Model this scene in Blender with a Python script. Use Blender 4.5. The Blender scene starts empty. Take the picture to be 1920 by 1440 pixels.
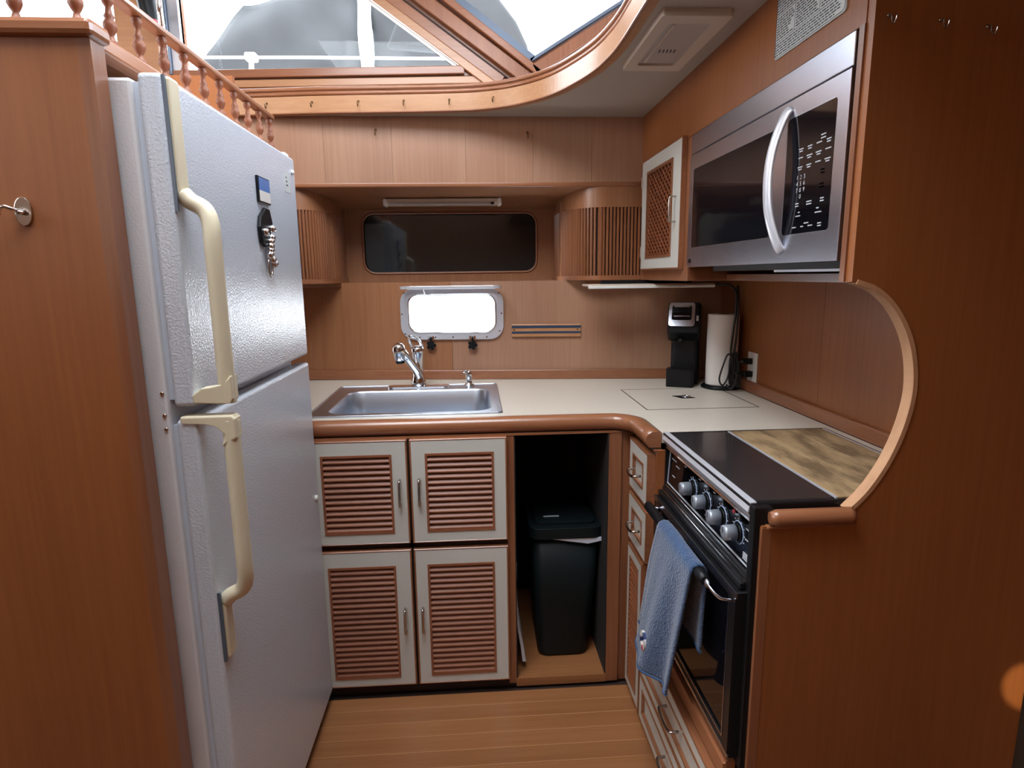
import bpy, bmesh, math, random
from mathutils import Vector, Matrix
from mathutils.geometry import tessellate_polygon
random.seed(7)
S = bpy.context.scene
COL = S.collection
PI = math.pi

# ------------------------------------------------------------------ camera
cam_d = bpy.data.cameras.new('camera')
cam = bpy.data.objects.new('camera', cam_d)
COL.objects.link(cam)
PITCH, YAW, ROLL, HC, FPX = .1786, .0604, -.013, 1.3565, 1124.15
fw = Vector((math.sin(YAW)*math.cos(PITCH), math.cos(YAW)*math.cos(PITCH), -math.sin(PITCH)))
rt = Vector((math.cos(YAW), -math.sin(YAW), 0))
up = rt.cross(fw)
cr, sr = math.cos(ROLL), math.sin(ROLL)
rt, up = cr*rt + sr*up, -sr*rt + cr*up
m = Matrix((rt, up, -fw)).transposed().to_4x4()
m.translation = Vector((0, 0, HC))
cam.matrix_world = m
cam_d.sensor_width = 36
cam_d.lens = 36*FPX/1920
cam_d.clip_start = .02
S.camera = cam

# ------------------------------------------------------------------ world, light, exposure
S.view_settings.view_transform = 'Standard'
S.view_settings.look = 'None'
S.view_settings.gamma = 1
S.view_settings.use_curve_mapping = False
S.view_settings.exposure = -0.12
W = bpy.data.worlds.new('sky'); S.world = W; W.use_nodes = True
bg = W.node_tree.nodes['Background']
bg.inputs[0].default_value = (.86, .93, 1, 1)
bg.inputs[1].default_value = 11.0

def area(name, loc, target, sx, sy, power, color):
    l = bpy.data.lights.new(name, 'AREA'); l.shape = 'RECTANGLE'; l.size = sx; l.size_y = sy
    l.energy = power; l.color = color
    o = bpy.data.objects.new(name, l); COL.objects.link(o); o.location = loc
    o.rotation_euler = (Vector(target)-Vector(loc)).to_track_quat('-Z', 'Y').to_euler()
    return o
area('daylight_hatch', (-.35, .9, 2.74), (-.3, 1.1, 0), 1.1, 1.2, 22, (.93, .96, 1))
area('daylight_starboard_window', (1.22, 1.5, 2.42), (-.5, 1.4, 1.5), 1.1, .45, 26, (.60, .78, 1))
area('daylight_port_window', (-2.3, .6, 2.2), (0, 1.6, 1.2), 1.2, .6, 10, (1, .95, .88))
area('rear_fill', (-1.6, -1.3, 1.9), (0, 2, 1.0), .7, .9, 4, (1, .93, .85))  # added soft fill from behind the camera; the rear wall has no opening
sb = bpy.data.lights.new('sun_patch_spot', 'SPOT'); sb.energy = 320; sb.color = (1, .82, .55); sb.spot_size = math.radians(2.3); sb.spot_blend = .6; sb.shadow_soft_size = .004  # narrow spot added inside the cabin to stand in for a sun patch
so_ = bpy.data.objects.new('sun_patch_spot', sb); COL.objects.link(so_); so_.location = (.25, -1.2, 1.75)
so_.rotation_euler = (Vector((1.118, 1.043, .505))-so_.location).to_track_quat('-Z', 'Y').to_euler()
try:
    S.cycles.use_denoising = True
    S.cycles.max_bounces = 10
    S.cycles.diffuse_bounces = 5
    S.cycles.transparent_max_bounces = 12
    S.cycles.sample_clamp_indirect = 6
except Exception:
    pass

# ------------------------------------------------------------------ materials
def mat(name):
    m_ = bpy.data.materials.new(name); m_.use_nodes = True
    return m_, m_.node_tree.nodes, m_.node_tree.links, m_.node_tree.nodes['Principled BSDF']
def plain(name, col, rough=.5, metal=0., coat=0., bump=0., bscale=200., var=0., spec=.5, emit=None):
    m_, n, l, p = mat(name)
    p.inputs['Base Color'].default_value = (*col, 1)
    p.inputs['Roughness'].default_value = rough
    p.inputs['Metallic'].default_value = metal
    p.inputs['Coat Weight'].default_value = coat
    p.inputs['Specular IOR Level'].default_value = spec
    tc = n.new('ShaderNodeTexCoord')
    if var:
        no = n.new('ShaderNodeTexNoise'); no.inputs['Scale'].default_value = 9; no.inputs['Detail'].default_value = 5
        mx = n.new('ShaderNodeMix'); mx.data_type = 'RGBA'
        l.new(tc.outputs['Object'], no.inputs['Vector']); l.new(no.outputs['Fac'], mx.inputs['Factor'])
        mx.inputs['A'].default_value = (*[c*(1-var) for c in col], 1)
        mx.inputs['B'].default_value = (*[min(1, c*(1+var)) for c in col], 1)
        l.new(mx.outputs['Result'], p.inputs['Base Color'])
    if bump:
        nb = n.new('ShaderNodeTexNoise'); nb.inputs['Scale'].default_value = bscale; nb.inputs['Detail'].default_value = 2
        b = n.new('ShaderNodeBump'); b.inputs['Strength'].default_value = bump; b.inputs['Distance'].default_value = .002
        l.new(tc.outputs['Object'], nb.inputs['Vector']); l.new(nb.outputs['Fac'], b.inputs['Height'])
        l.new(b.outputs['Normal'], p.inputs['Normal'])
    if emit:
        p.inputs['Emission Color'].default_value = (*col, 1); p.inputs['Emission Strength'].default_value = emit
    return m_
def wood(name, c1, c2, axis='Z', rough=.38, coat=.25, fine=90., big=5., bump=.12, cracks=0.):
    """veneer or solid teak; grain runs along AXIS"""
    m_, n, l, p = mat(name)
    tc = n.new('ShaderNodeTexCoord'); mp = n.new('ShaderNodeMapping')
    sc = [1, 1, 1]; sc['XYZ'.index(axis)] = .035
    mp.inputs['Scale'].default_value = sc
    l.new(tc.outputs['Object'], mp.inputs['Vector'])
    oi = n.new('ShaderNodeObjectInfo')
    f = n.new('ShaderNodeTexNoise'); f.inputs['Scale'].default_value = fine; f.inputs['Detail'].default_value = 6; f.inputs['Roughness'].default_value = .65
    g = n.new('ShaderNodeTexNoise'); g.inputs['Scale'].default_value = big; g.inputs['Detail'].default_value = 3
    g.noise_dimensions = '4D'
    mw = n.new('ShaderNodeMath'); mw.operation = 'MULTIPLY'; mw.inputs[1].default_value = 20
    l.new(oi.outputs['Random'], mw.inputs[0]); l.new(mw.outputs[0], g.inputs['W'])
    l.new(mp.outputs['Vector'], f.inputs['Vector'])
    mp2 = n.new('ShaderNodeMapping'); s2 = [1, 1, 1]; s2['XYZ'.index(axis)] = .12
    mp2.inputs['Scale'].default_value = s2
    l.new(tc.outputs['Object'], mp2.inputs['Vector']); l.new(mp2.outputs['Vector'], g.inputs['Vector'])
    a = n.new('ShaderNodeMath'); a.operation = 'MULTIPLY_ADD'; a.inputs[1].default_value = .45
    b = n.new('ShaderNodeMath'); b.operation = 'MULTIPLY'; b.inputs[1].default_value = .55
    l.new(g.outputs['Fac'], b.inputs[0]); l.new(f.outputs['Fac'], a.inputs[0]); l.new(b.outputs[0], a.inputs[2])
    r = n.new('ShaderNodeValToRGB')
    r.color_ramp.elements[0].position = .30; r.color_ramp.elements[0].color = (*c1, 1)
    r.color_ramp.elements[1].position = .68; r.color_ramp.elements[1].color = (*c2, 1)
    l.new(a.outputs[0], r.inputs['Fac'])
    hs = n.new('ShaderNodeHueSaturation')
    vv = n.new('ShaderNodeMapRange'); vv.inputs['To Min'].default_value = .94; vv.inputs['To Max'].default_value = 1.06
    l.new(oi.outputs['Random'], vv.inputs['Value']); l.new(vv.outputs['Result'], hs.inputs['Value'])
    l.new(r.outputs['Color'], hs.inputs['Color']); l.new(hs.outputs['Color'], p.inputs['Base Color'])
    bp = n.new('ShaderNodeBump'); bp.inputs['Strength'].default_value = bump; bp.inputs['Distance'].default_value = .001
    l.new(f.outputs['Fac'], bp.inputs['Height']); l.new(bp.outputs['Normal'], p.inputs['Normal'])
    p.inputs['Roughness'].default_value = rough
    p.inputs['Coat Weight'].default_value = coat; p.inputs['Coat Roughness'].default_value = .25
    return m_
def glass(name, tint=(1, 1, 1), refl=.08, rough=.02):
    m_, n, l, p = mat(name); n.remove(p)
    t = n.new('ShaderNodeBsdfTransparent'); t.inputs[0].default_value = (*tint, 1)
    g = n.new('ShaderNodeBsdfGlossy'); g.inputs['Roughness'].default_value = rough
    mx = n.new('ShaderNodeMixShader'); mx.inputs[0].default_value = refl
    l.new(t.outputs[0], mx.inputs[1]); l.new(g.outputs[0], mx.inputs[2])
    l.new(mx.outputs[0], n['Material Output'].inputs['Surface'])
    return m_

T1, T2 = (.22, .085, .034), (.37, .165, .078)
M = {}
M['veneer'] = wood('teak_veneer', T1, T2, 'Z', rough=.36, coat=.2)
M['veneer_pale'] = wood('teak_veneer_pale', (.31, .15, .088), (.43, .245, .155), 'Z', rough=.34, coat=.3)
M['panel'] = wood('teak_panel', (.22, .066, .017), (.34, .118, .034), 'Z', rough=.42, coat=.15, big=3)
M['trim_x'] = wood('teak_trim_x', (.185, .062, .026), (.36, .145, .066), 'X', rough=.28, coat=.5)
M['trim_y'] = wood('teak_trim_y', (.185, .062, .026), (.36, .145, .066), 'Y', rough=.28, coat=.5)
M['trim_z'] = wood('teak_trim_z', (.165, .054, .022), (.31, .122, .055), 'Z', rough=.32, coat=.35)
M['slat'] = wood('teak_slat', (.19, .055, .024), (.31, .112, .05), 'X', rough=.5, coat=.08)
M['slat_y'] = wood('teak_slat_y', (.20, .058, .024), (.34, .125, .055), 'Y', rough=.36, coat=.3)
M['lattice'] = wood('teak_lattice', (.17, .045, .018), (.29, .095, .038), 'Z', rough=.4, coat=.2)
M['worn'] = wood('worn_teak', (.36, .17, .085), (.58, .33, .18), 'Z', rough=.5, coat=.0, fine=50)
M['floor'] = wood('floor_teak', (.23, .085, .030), (.36, .155, .062), 'X', rough=.30, coat=.45, fine=60, big=7)
M['holly'] = wood('floor_caulk_strip', (.33, .155, .065), (.42, .20, .085), 'X', rough=.35, coat=.3)
def boardmat():
    m_ = wood('chopping_board', (.30, .19, .095), (.50, .35, .19), 'Y', rough=.6, coat=0, fine=120, big=20)
    n, l = m_.node_tree.nodes, m_.node_tree.links; p = n['Principled BSDF']
    src = p.inputs['Base Color'].links[0].from_socket
    tc = n.new('ShaderNodeTexCoord'); mp = n.new('ShaderNodeMapping'); mp.inputs['Scale'].default_value = (1, .35, 1)
    no = n.new('ShaderNodeTexNoise'); no.inputs['Scale'].default_value = 22; no.inputs['Detail'].default_value = 6; no.inputs['Roughness'].default_value = .6
    r = n.new('ShaderNodeValToRGB'); r.color_ramp.elements[0].position = .42; r.color_ramp.elements[1].position = .62
    r.color_ramp.elements[0].color = (0, 0, 0, 1); r.color_ramp.elements[1].color = (.75, .75, .75, 1)
    mx = n.new('ShaderNodeMix'); mx.data_type = 'RGBA'; mx.inputs['B'].default_value = (.075, .042, .020, 1)
    l.new(tc.outputs['Object'], mp.inputs['Vector']); l.new(mp.outputs['Vector'], no.inputs['Vector']); l.new(no.outputs['Fac'], r.inputs['Fac'])
    l.new(r.outputs['Color'], mx.inputs['Factor']); l.new(src, mx.inputs['A']); l.new(mx.outputs['Result'], p.inputs['Base Color'])
    return m_
M['board'] = boardmat()
M['header'] = wood('header_teak', (.34, .15, .065), (.52, .275, .135), 'X', rough=.30, coat=.4)
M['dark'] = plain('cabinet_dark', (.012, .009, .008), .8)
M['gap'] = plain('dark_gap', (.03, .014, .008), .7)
M['laminate'] = plain('cream_laminate', (.66, .60, .51), .38, var=.04, coat=.1)
M['doorwhite'] = plain('pale_laminate_door', (.54, .53, .48), .5, var=.03)
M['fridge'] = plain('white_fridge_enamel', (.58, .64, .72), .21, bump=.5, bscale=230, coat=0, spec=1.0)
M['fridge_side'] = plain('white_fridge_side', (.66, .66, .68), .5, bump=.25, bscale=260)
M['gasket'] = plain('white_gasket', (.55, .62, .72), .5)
M['cream'] = plain('cream_plastic', (.66, .60, .44), .38, var=.03)
M['headliner'] = plain('cream_headliner', (.40, .34, .28), .7, bump=.1)
M['lampcream'] = plain('cream_lamp_plastic', (.56, .47, .38), .45)
M['lamplens'] = plain('frosted_lens', (.42, .37, .33), .3)
M['steel'] = plain('brushed_steel', (.58, .59, .66), .27, 1., bump=.03, bscale=500)
M['steel2'] = plain('sink_steel', (.60, .66, .74), .33, 1.)
M['chrome'] = plain('chrome', (.75, .76, .78), .08, 1.)
M['nickel'] = plain('nickel', (.50, .46, .42), .2, 1.)
M['brass'] = plain('aged_brass', (.16, .09, .04), .35, .9)
M['alu'] = plain('aluminium', (.72, .74, .80), .28, .45)
M['black'] = plain('black_plastic', (.006, .007, .009), .4, spec=.25)
M['binblack'] = plain('bin_plastic', (.005, .009, .010), .5, spec=.2)
M['blackglass'] = plain('black_glass', (.004, .004, .006), .06, spec=.35)
M['enamel'] = plain('black_enamel', (.008, .008, .009), .3, spec=.3)
M['cooktop'] = plain('dark_glass_lid', (.030, .026, .027), .14, coat=.2)
M['white'] = plain('white_plastic', (.72, .71, .68), .4)
M['paper'] = plain('paper_towel', (.78, .74, .70), .9, bump=.2, bscale=300)
M['bag'] = plain('white_bag', (.55, .58, .66), .5)
M['print'] = plain('grey_print', (.45, .46, .50), .5)
M['ink'] = plain('dark_ink', (.05, .05, .06), .6)
M['knob'] = plain('grey_knob', (.36, .40, .46), .3, .5)
M['knobring'] = plain('pale_blue_ring', (.30, .38, .55), .4)
M['bluestrip'] = plain('blue_magnet_strip', (.05, .09, .16), .3, .5)
M['red'] = plain('red_plastic', (.5, .03, .05), .4)
M['navy'] = plain('navy', (.02, .04, .14), .5)
M['sticker'] = plain('pale_sticker', (.56, .60, .60), .5)
M['canvas'] = plain('grey_canvas', (.050, .050, .052), .9, bump=.6, bscale=8, var=.15)
M['tintglass'] = plain('tinted_window_glass', (.010, .016, .018), .06, coat=.4)
M['glass'] = glass('clear_glass', (.97, .99, 1), .012)
M['frosted'] = glass('porthole_glass', (1, 1, 1), .03)
M['winframe'] = plain('grey_window_frame', (.14, .18, .24), .35, .5)
M['gel'] = plain('white_gelcoat', (.8, .82, .84), .3)
M['bluepic'] = plain('blue_picture', (.08, .20, .50), .3)
M['cord'] = plain('black_cord', (.012, .012, .012), .45)

def terry():
    m_, n, l, p = mat('blue_terry')
    tc = n.new('ShaderNodeTexCoord')
    v = n.new('ShaderNodeTexVoronoi'); v.inputs['Scale'].default_value = 190
    no = n.new('ShaderNodeTexNoise'); no.inputs['Scale'].default_value = 60
    r = n.new('ShaderNodeMix'); r.data_type = 'RGBA'
    r.inputs['A'].default_value = (.018, .048, .125, 1); r.inputs['B'].default_value = (.050, .105, .215, 1)
    l.new(tc.outputs['Object'], v.inputs['Vector']); l.new(tc.outputs['Object'], no.inputs['Vector'])
    l.new(no.outputs['Fac'], r.inputs['Factor']); l.new(r.outputs['Result'], p.inputs['Base Color'])
    b = n.new('ShaderNodeBump'); b.inputs['Strength'].default_value = .8; b.inputs['Distance'].default_value = .003
    l.new(v.outputs['Distance'], b.inputs['Height']); l.new(b.outputs['Normal'], p.inputs['Normal'])
    p.inputs['Roughness'].default_value = .95
    p.inputs['Sheen Weight'].default_value = .3
    return m_
M['terry'] = terry()
M['terryhem'] = plain('blue_hem', (.04, .095, .22), .9)

# ------------------------------------------------------------------ mesh helpers
def B(): return bmesh.new()
def box(bm, x0, x1, y0, y1, z0, z1):
    x0, x1 = min(x0, x1), max(x0, x1); y0, y1 = min(y0, y1), max(y0, y1); z0, z1 = min(z0, z1), max(z0, z1)
    v = [bm.verts.new((x, y, z)) for x in (x0, x1) for y in (y0, y1) for z in (z0, z1)]
    for f in ((0, 1, 3, 2), (4, 6, 7, 5), (0, 4, 5, 1), (2, 3, 7, 6), (0, 2, 6, 4), (1, 5, 7, 3)):
        bm.faces.new([v[i] for i in f])
    return bm
def plate(bm, outer, holes, axis, a0, a1):
    """flat polygon (with holes) in the plane across AXIS, thickness a0..a1. 2-D coordinates: axis X -> (y,z), Y -> (x,z), Z -> (x,y)"""
    def P3(p, a):
        if axis == 'X': return (a, p[0], p[1])
        if axis == 'Y': return (p[0], a, p[1])
        return (p[0], p[1], a)
    loops = [outer]+list(holes)
    flat = [p for lp in loops for p in lp]
    tris = tessellate_polygon([[Vector((p[0], p[1], 0)) for p in lp] for lp in loops])
    lo = [bm.verts.new(P3(p, a0)) for p in flat]
    hi = [bm.verts.new(P3(p, a1)) for p in flat]
    for t in tris:
        try:
            bm.faces.new([lo[i] for i in t]); bm.faces.new([hi[i] for i in reversed(t)])
        except ValueError: pass
    k = 0
    for lp in loops:
        n = len(lp)
        for i in range(n):
            j = (i+1) % n
            try: bm.faces.new((lo[k+i], lo[k+j], hi[k+j], hi[k+i]))
            except ValueError: pass
        k += n
    return bm
def rrect(x0, x1, y0, y1, r, n=6):
    pts = []
    for cx, cy, a in ((x1-r, y1-r, 0), (x0+r, y1-r, 90), (x0+r, y0+r, 180), (x1-r, y0+r, 270)):
        for i in range(n+1):
            t = math.radians(a+90*i/n); pts.append((cx+r*math.cos(t), cy+r*math.sin(t)))
    return pts
def tube(bm, path, r, seg=10, caps=True, flat=1.0, closed=False, upv=None):
    """round (or flattened) bar along PATH; r number or list"""
    pts = [Vector(p) for p in path]; n = len(pts)
    rings = []; prev = None
    for i, p in enumerate(pts):
        if closed: d = pts[(i+1) % n]-pts[i-1]
        else: d = pts[min(i+1, n-1)]-pts[max(i-1, 0)]
        d.normalize()
        if prev is None:
            a = Vector(upv) if upv else (Vector((0, 0, 1)) if abs(d.z) < .9 else Vector((1, 0, 0)))
            u = (a-d*a.dot(d)).normalized()
        else:
            u = (prev-d*prev.dot(d)).normalized()
        prev = u; w = d.cross(u)
        rr = r[i] if isinstance(r, (list, tuple)) else r
        rings.append([bm.verts.new(p+u*(rr*math.cos(2*PI*k/seg))+w*(rr*flat*math.sin(2*PI*k/seg))) for k in range(seg)])
    for i in range(n if closed else n-1):
        a, b = rings[i], rings[(i+1) % n]
        for k in range(seg):
            f = bm.faces.new((a[k], a[(k+1) % seg], b[(k+1) % seg], b[k])); f.smooth = True
    if caps and not closed:
        bm.faces.new(list(reversed(rings[0]))); bm.faces.new(rings[-1])
    return bm
def lathe(bm, prof, c=(0, 0, 0), axis=(0, 0, 1), seg=20):
    """profile [(radius, height)] turned about AXIS through C"""
    ax = Vector(axis).normalized(); c = Vector(c)
    a = Vector((0, 0, 1)) if abs(ax.z) < .9 else Vector((1, 0, 0))
    u = (a-ax*a.dot(ax)).normalized(); w = ax.cross(u)
    rings = [[bm.verts.new(c+ax*h+(u*math.cos(2*PI*k/seg)+w*math.sin(2*PI*k/seg))*max(r, 1e-5)) for k in range(seg)] for r, h in prof]
    for i in range(len(rings)-1):
        for k in range(seg):
            f = bm.faces.new((rings[i][k], rings[i][(k+1) % seg], rings[i+1][(k+1) % seg], rings[i+1][k])); f.smooth = True
    bm.faces.new(list(reversed(rings[0]))); bm.faces.new(rings[-1])
    return bm
def norms(path):
    """left-hand normals of a 2-D polyline"""
    out = []
    for i in range(len(path)):
        a = path[max(i-1, 0)]; b = path[min(i+1, len(path)-1)]
        dx, dy = b[0]-a[0], b[1]-a[1]; L = math.hypot(dx, dy) or 1
        out.append((-dy/L, dx/L))
    return out
def offset(path, d):
    return [(p[0]+n[0]*d, p[1]+n[1]*d) for p, n in zip(path, norms(path))]
def sweep(bm, path, prof, smooth=True):
    """closed profile [(offset, z)] swept along a flat 2-D path"""
    ns = norms(path); rings = []
    for p, n in zip(path, ns):
        rings.append([bm.verts.new((p[0]+n[0]*o, p[1]+n[1]*o, z)) for o, z in prof])
    k = len(prof)
    for i in range(len(rings)-1):
        for j in range(k):
            f = bm.faces.new((rings[i][j], rings[i][(j+1) % k], rings[i+1][(j+1) % k], rings[i+1][j])); f.smooth = smooth
    bm.faces.new(list(reversed(rings[0]))); bm.faces.new(rings[-1])
    return bm
def smooth_path(pts, k=6):
    """Catmull-Rom through the points"""
    P = [Vector(p) for p in pts]; P = [P[0]*2-P[1]]+P+[P[-1]*2-P[-2]]; out = []
    for i in range(1, len(P)-2):
        for j in range(k):
            t = j/k; a, b, c, d = P[i-1], P[i], P[i+1], P[i+2]
            out.append(.5*((2*b)+(c-a)*t+(2*a-5*b+4*c-d)*t*t+(3*b-a-3*c+d)*t**3))
    out.append(P[-2]); return out

def obj(name, bm, material, parent=None, bevel=0., seg=2, **props):
    bmesh.ops.recalc_face_normals(bm, faces=bm.faces)
    me = bpy.data.meshes.new(name); bm.to_mesh(me); bm.free()
    o = bpy.data.objects.new(name, me); COL.objects.link(o)
    me.materials.append(M[material] if isinstance(material, str) else material)
    if bevel:
        md = o.modifiers.new('bevel', 'BEVEL'); md.width = bevel; md.segments = seg; md.limit_method = 'ANGLE'; md.angle_limit = math.radians(40)
    if parent is not None:
        o.parent = parent; o.matrix_parent_inverse = parent_inv(parent)
    for k, v in props.items(): o[k] = v
    return o
def world_of(o):
    return world_of(o.parent) @ o.matrix_parent_inverse @ o.matrix_basis if o.parent else o.matrix_basis.copy()
def parent_inv(p): return world_of(p).inverted()
def thing(name, label, cat, loc, group=None):
    o = bpy.data.objects.new(name, None); COL.objects.link(o); o.location = loc; o.empty_display_size = .05
    o['label'] = label; o['category'] = cat
    if group: o['group'] = group
    return o
def tag(o, label, cat, group=None):
    o['label'] = label; o['category'] = cat
    if group: o['group'] = group
    return o
def struct(name, bm, m_, parent=None, **k):
    o = obj(name, bm, m_, parent, **k)
    if parent is None: o['kind'] = 'structure'
    return o
def sempty(name, loc):
    o = bpy.data.objects.new(name, None); COL.objects.link(o); o.location = loc; o['kind'] = 'structure'; o.empty_display_size = .05
    return o
def kids(o): return [c for c in COL.objects if c.parent == o]
def dup(root, d, label=None, name=None):
    """copy of a thing with its parts and sub-parts, moved by D"""
    r = root.copy(); COL.objects.link(r); r.location = root.location+Vector(d)
    if label: r['label'] = label
    for ch in kids(root):
        c = ch.copy(); COL.objects.link(c); c.parent = r; c.matrix_parent_inverse = ch.matrix_parent_inverse
        for g in kids(ch):
            e = g.copy(); COL.objects.link(e); e.parent = c; e.matrix_parent_inverse = g.matrix_parent_inverse
    return r
def shifted(src, d, parent):
    """another piece with the same mesh, moved by D, under the same parent"""
    c = src.copy(); COL.objects.link(c); c.parent = parent; c.matrix_parent_inverse = src.matrix_parent_inverse; c.location = src.location+Vector(d)
    return c

# ================================================================== SETTING
FZ, CZ = -.025, .915          # floor and worktop height
# floor with teak planks and pale strips between them
fl = struct('floor', box(B(), -2.9, 1.35, -1.6, 2.9, FZ-.05, FZ-.012), 'gap')
py = 1.81
strip0 = None; plank0 = None
for i in range(24):
    w_ = .0585
    if plank0 is None:
        plank0 = obj('plank', box(B(), -.56, .56, py-w_, py, FZ-.012, FZ), 'floor', fl, bevel=.0008, seg=1)
        strip0 = obj('caulk_strip', box(B(), -.56, .56, py-w_-.0032, py-w_, FZ-.012, FZ+.0001), 'holly', fl)
        y00 = py
    else:
        shifted(plank0, (0, py-y00, 0), fl); shifted(strip0, (0, py-y00, 0), fl)
    py -= w_+.0032
# hull side (back wall): two veneer panels with the porthole opening, a touch askew to the room
def skew(bm):
    for v in bm.verts: v.co.y += -.11*v.co.x
    return bm
YB = 2.587
PX0, PX1, PZ0, PZ1 = -.286, .092, 1.118, 1.285
hole = rrect(PX0, PX1, PZ0, PZ1, .045, 8)
wb = struct('wall_back', skew(plate(B(), [(-1.35, FZ), (1.3, FZ), (1.3, 1.32), (-1.35, 1.32)], [hole], 'Y', YB+.012, YB+.03)), 'gap')
xs = -.100
topL = [p for p in hole if p[0] <= xs]
# left half of the hole, walked from top to bottom
hl = sorted([p for p in hole if p[0] <= xs and p[1] > 1.2], key=lambda p: -p[0])
hl2 = sorted([p for p in hole if p[0] <= xs and p[1] <= 1.2], key=lambda p: p[0])
left = [(-1.35, CZ), (xs, CZ), (xs, PZ0)]+list(reversed(hl2))+list(reversed(hl))+[(xs, PZ1), (xs, 1.335), (-1.35, 1.335)]
hr = sorted([p for p in hole if p[0] > xs and p[1] > 1.2], key=lambda p: p[0])
hr2 = sorted([p for p in hole if p[0] > xs and p[1] <= 1.2], key=lambda p: -p[0])
left = [(-1.35, CZ), (xs-.0008, CZ), (xs-.0008, PZ0)]+list(reversed(hl2))+list(reversed(hl))+[(xs-.0008, PZ1), (xs-.0008, 1.335), (-1.35, 1.335)]
right = [(1.10, CZ), (1.10, 1.335), (xs+.0008, 1.335), (xs+.0008, PZ1)]+hr+hr2+[(xs+.0008, PZ0), (xs+.0008, CZ)]
obj('veneer_panel', skew(plate(B(), left, [], 'Y', YB, YB+.012)), 'veneer', wb)
obj('veneer_panel', skew(plate(B(), right, [], 'Y', YB, YB+.012)), 'veneer_pale', wb)
struct('baseboard_back', skew(box(B(), -1.3, 1.03, YB-.014, YB, CZ, CZ+.042)), 'trim_x', bevel=.004)
# right wall above the worktop
wr = struct('wall_right', box(B(), 1.04, 1.06, 1.045, 2.6, FZ, 2.02), 'gap')
for a, b in ((1.045, 1.72), (1.7215, 2.55)):
    obj('veneer_panel', box(B(), 1.032, 1.04, a, b, CZ, 1.36), 'panel', wr)
struct('baseboard_right', box(B(), 1.018, 1.032, 1.066, 2.475, CZ, CZ+.042), 'trim_y', bevel=.004)
# outer shell that keeps stray daylight out (cabin sides, behind the camera, pilothouse roof)
struct('wall_hull', box(B(), -1.35, 1.3, 2.86, 2.88, 1.30, 2.03), 'gap')
so = struct('wall_starboard', plate(B(), [(-1.6, FZ), (2.82, FZ), (2.82, 2.8), (-1.6, 2.8)], [[(.75, 2.15), (2.3, 2.15), (2.3, 2.65), (.75, 2.65)]], 'X', 1.32, 1.35), 'panel')
struct('wall_port', plate(B(), [(-1.6, FZ), (2.82, FZ), (2.82, 2.8), (-1.6, 2.8)], [[(-.2, 1.9), (1.4, 1.9), (1.4, 2.55), (-.2, 2.55)]], 'X', -2.9, -2.87), 'panel')
struct('wall_rear', plate(B(), [(-2.9, FZ), (1.35, FZ), (1.35, 2.8), (-2.9, 2.8)], [], 'Y', -1.6, -1.57), 'panel')
struct('wall_roof', plate(B(), [(-2.9, -1.6), (1.35, -1.6), (1.35, 2.85), (-2.9, 2.85)], [[(-.95, .25), (.25, .25), (.25, 1.55), (-.95, 1.55)]], 'Z', 2.8, 2.84), 'headliner')
# near bulkhead on the right with the rounded cut-out
arc = smooth_path([(.705, .905), (.742, .945), (.778, 1.007), (.802, 1.079), (.8095, 1.15), (.795, 1.225), (.762, 1.285), (.722, 1.322), (.681, 1.338)], 5)
arc = [(p[0], p[1]) for p in arc] if len(arc[0]) > 1 else arc
YP = 1.043
bulk = [(1.117, FZ), (1.125, 2.2), (.672, 2.2), (.672, 1.338)]+list(reversed(arc))+[(.705, .88), (.537, .88), (.537, FZ)]
wn = struct('wall_near', plate(B(), bulk, [], 'Y', YP, YP+.02), 'panel')
lb = B()
o1 = offset(arc, -.0045); i1 = offset(arc, .004)
plate(lb, o1+list(reversed(i1)), [], 'Y', YP-.002, YP+.024)
obj('edge_lipping', lb, 'worn', wn)
obj('corner_post', box(B(), .536, .556, YP-.0006, YP+.018, FZ, .877), 'trim_z', wn, bevel=.001)
eb = B(); tube(eb, [(.548, 1.040, .899), (.56, 1.038, .899), (.70, 1.038, .899), (.708, 1.038, .899)], [.011, .0165, .0165, .0165], 14)
obj('end_cap', eb, 'trim_x', wn)
obj('end_cap_rail', box(B(), .545, .708, YP-.006, YP+.01, .876, .882), 'trim_x', wn, bevel=.002)
# pale door edge beyond the bulkhead
struct('door_1', box(B(), 1.302, 1.319, 1.1, 1.75, FZ, 2.0), 'laminate', bevel=.002)
# left bulkhead beside the refrigerator
wl = struct('wall_left', box(B(), -2.87, -.595, 1.03, 1.062, FZ, 1.722), 'panel')
obj('corner_post', box(B(), -.596, -.575, 1.0295, 1.066, FZ, 1.722), 'trim_z', wl)
cb = B(); box(cb, -2.87, -.566, 1.018, 1.075, 1.722, 1.748)
obj('cap_rail', cb, 'trim_x', wl, bevel=.008)
# shelf over the refrigerator, its front edge and dark inner board
et = struct('trim_1', box(B(), -1.25, -.585, 1.075, 1.96, 1.724, 1.738), 'trim_y')
obj('edge_board', box(B(), -.612, -.578, 1.070, 1.965, 1.716, 1.742), 'trim_y', et, bevel=.004)
struct('wall_fridge_recess', box(B(), -1.27, -1.25, 1.06, 2.6, FZ, 1.724), 'panel')
struct('trim_2', box(B(), -1.25, -.70, 1.955, 1.975, CZ, 1.95), 'panel')

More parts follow.
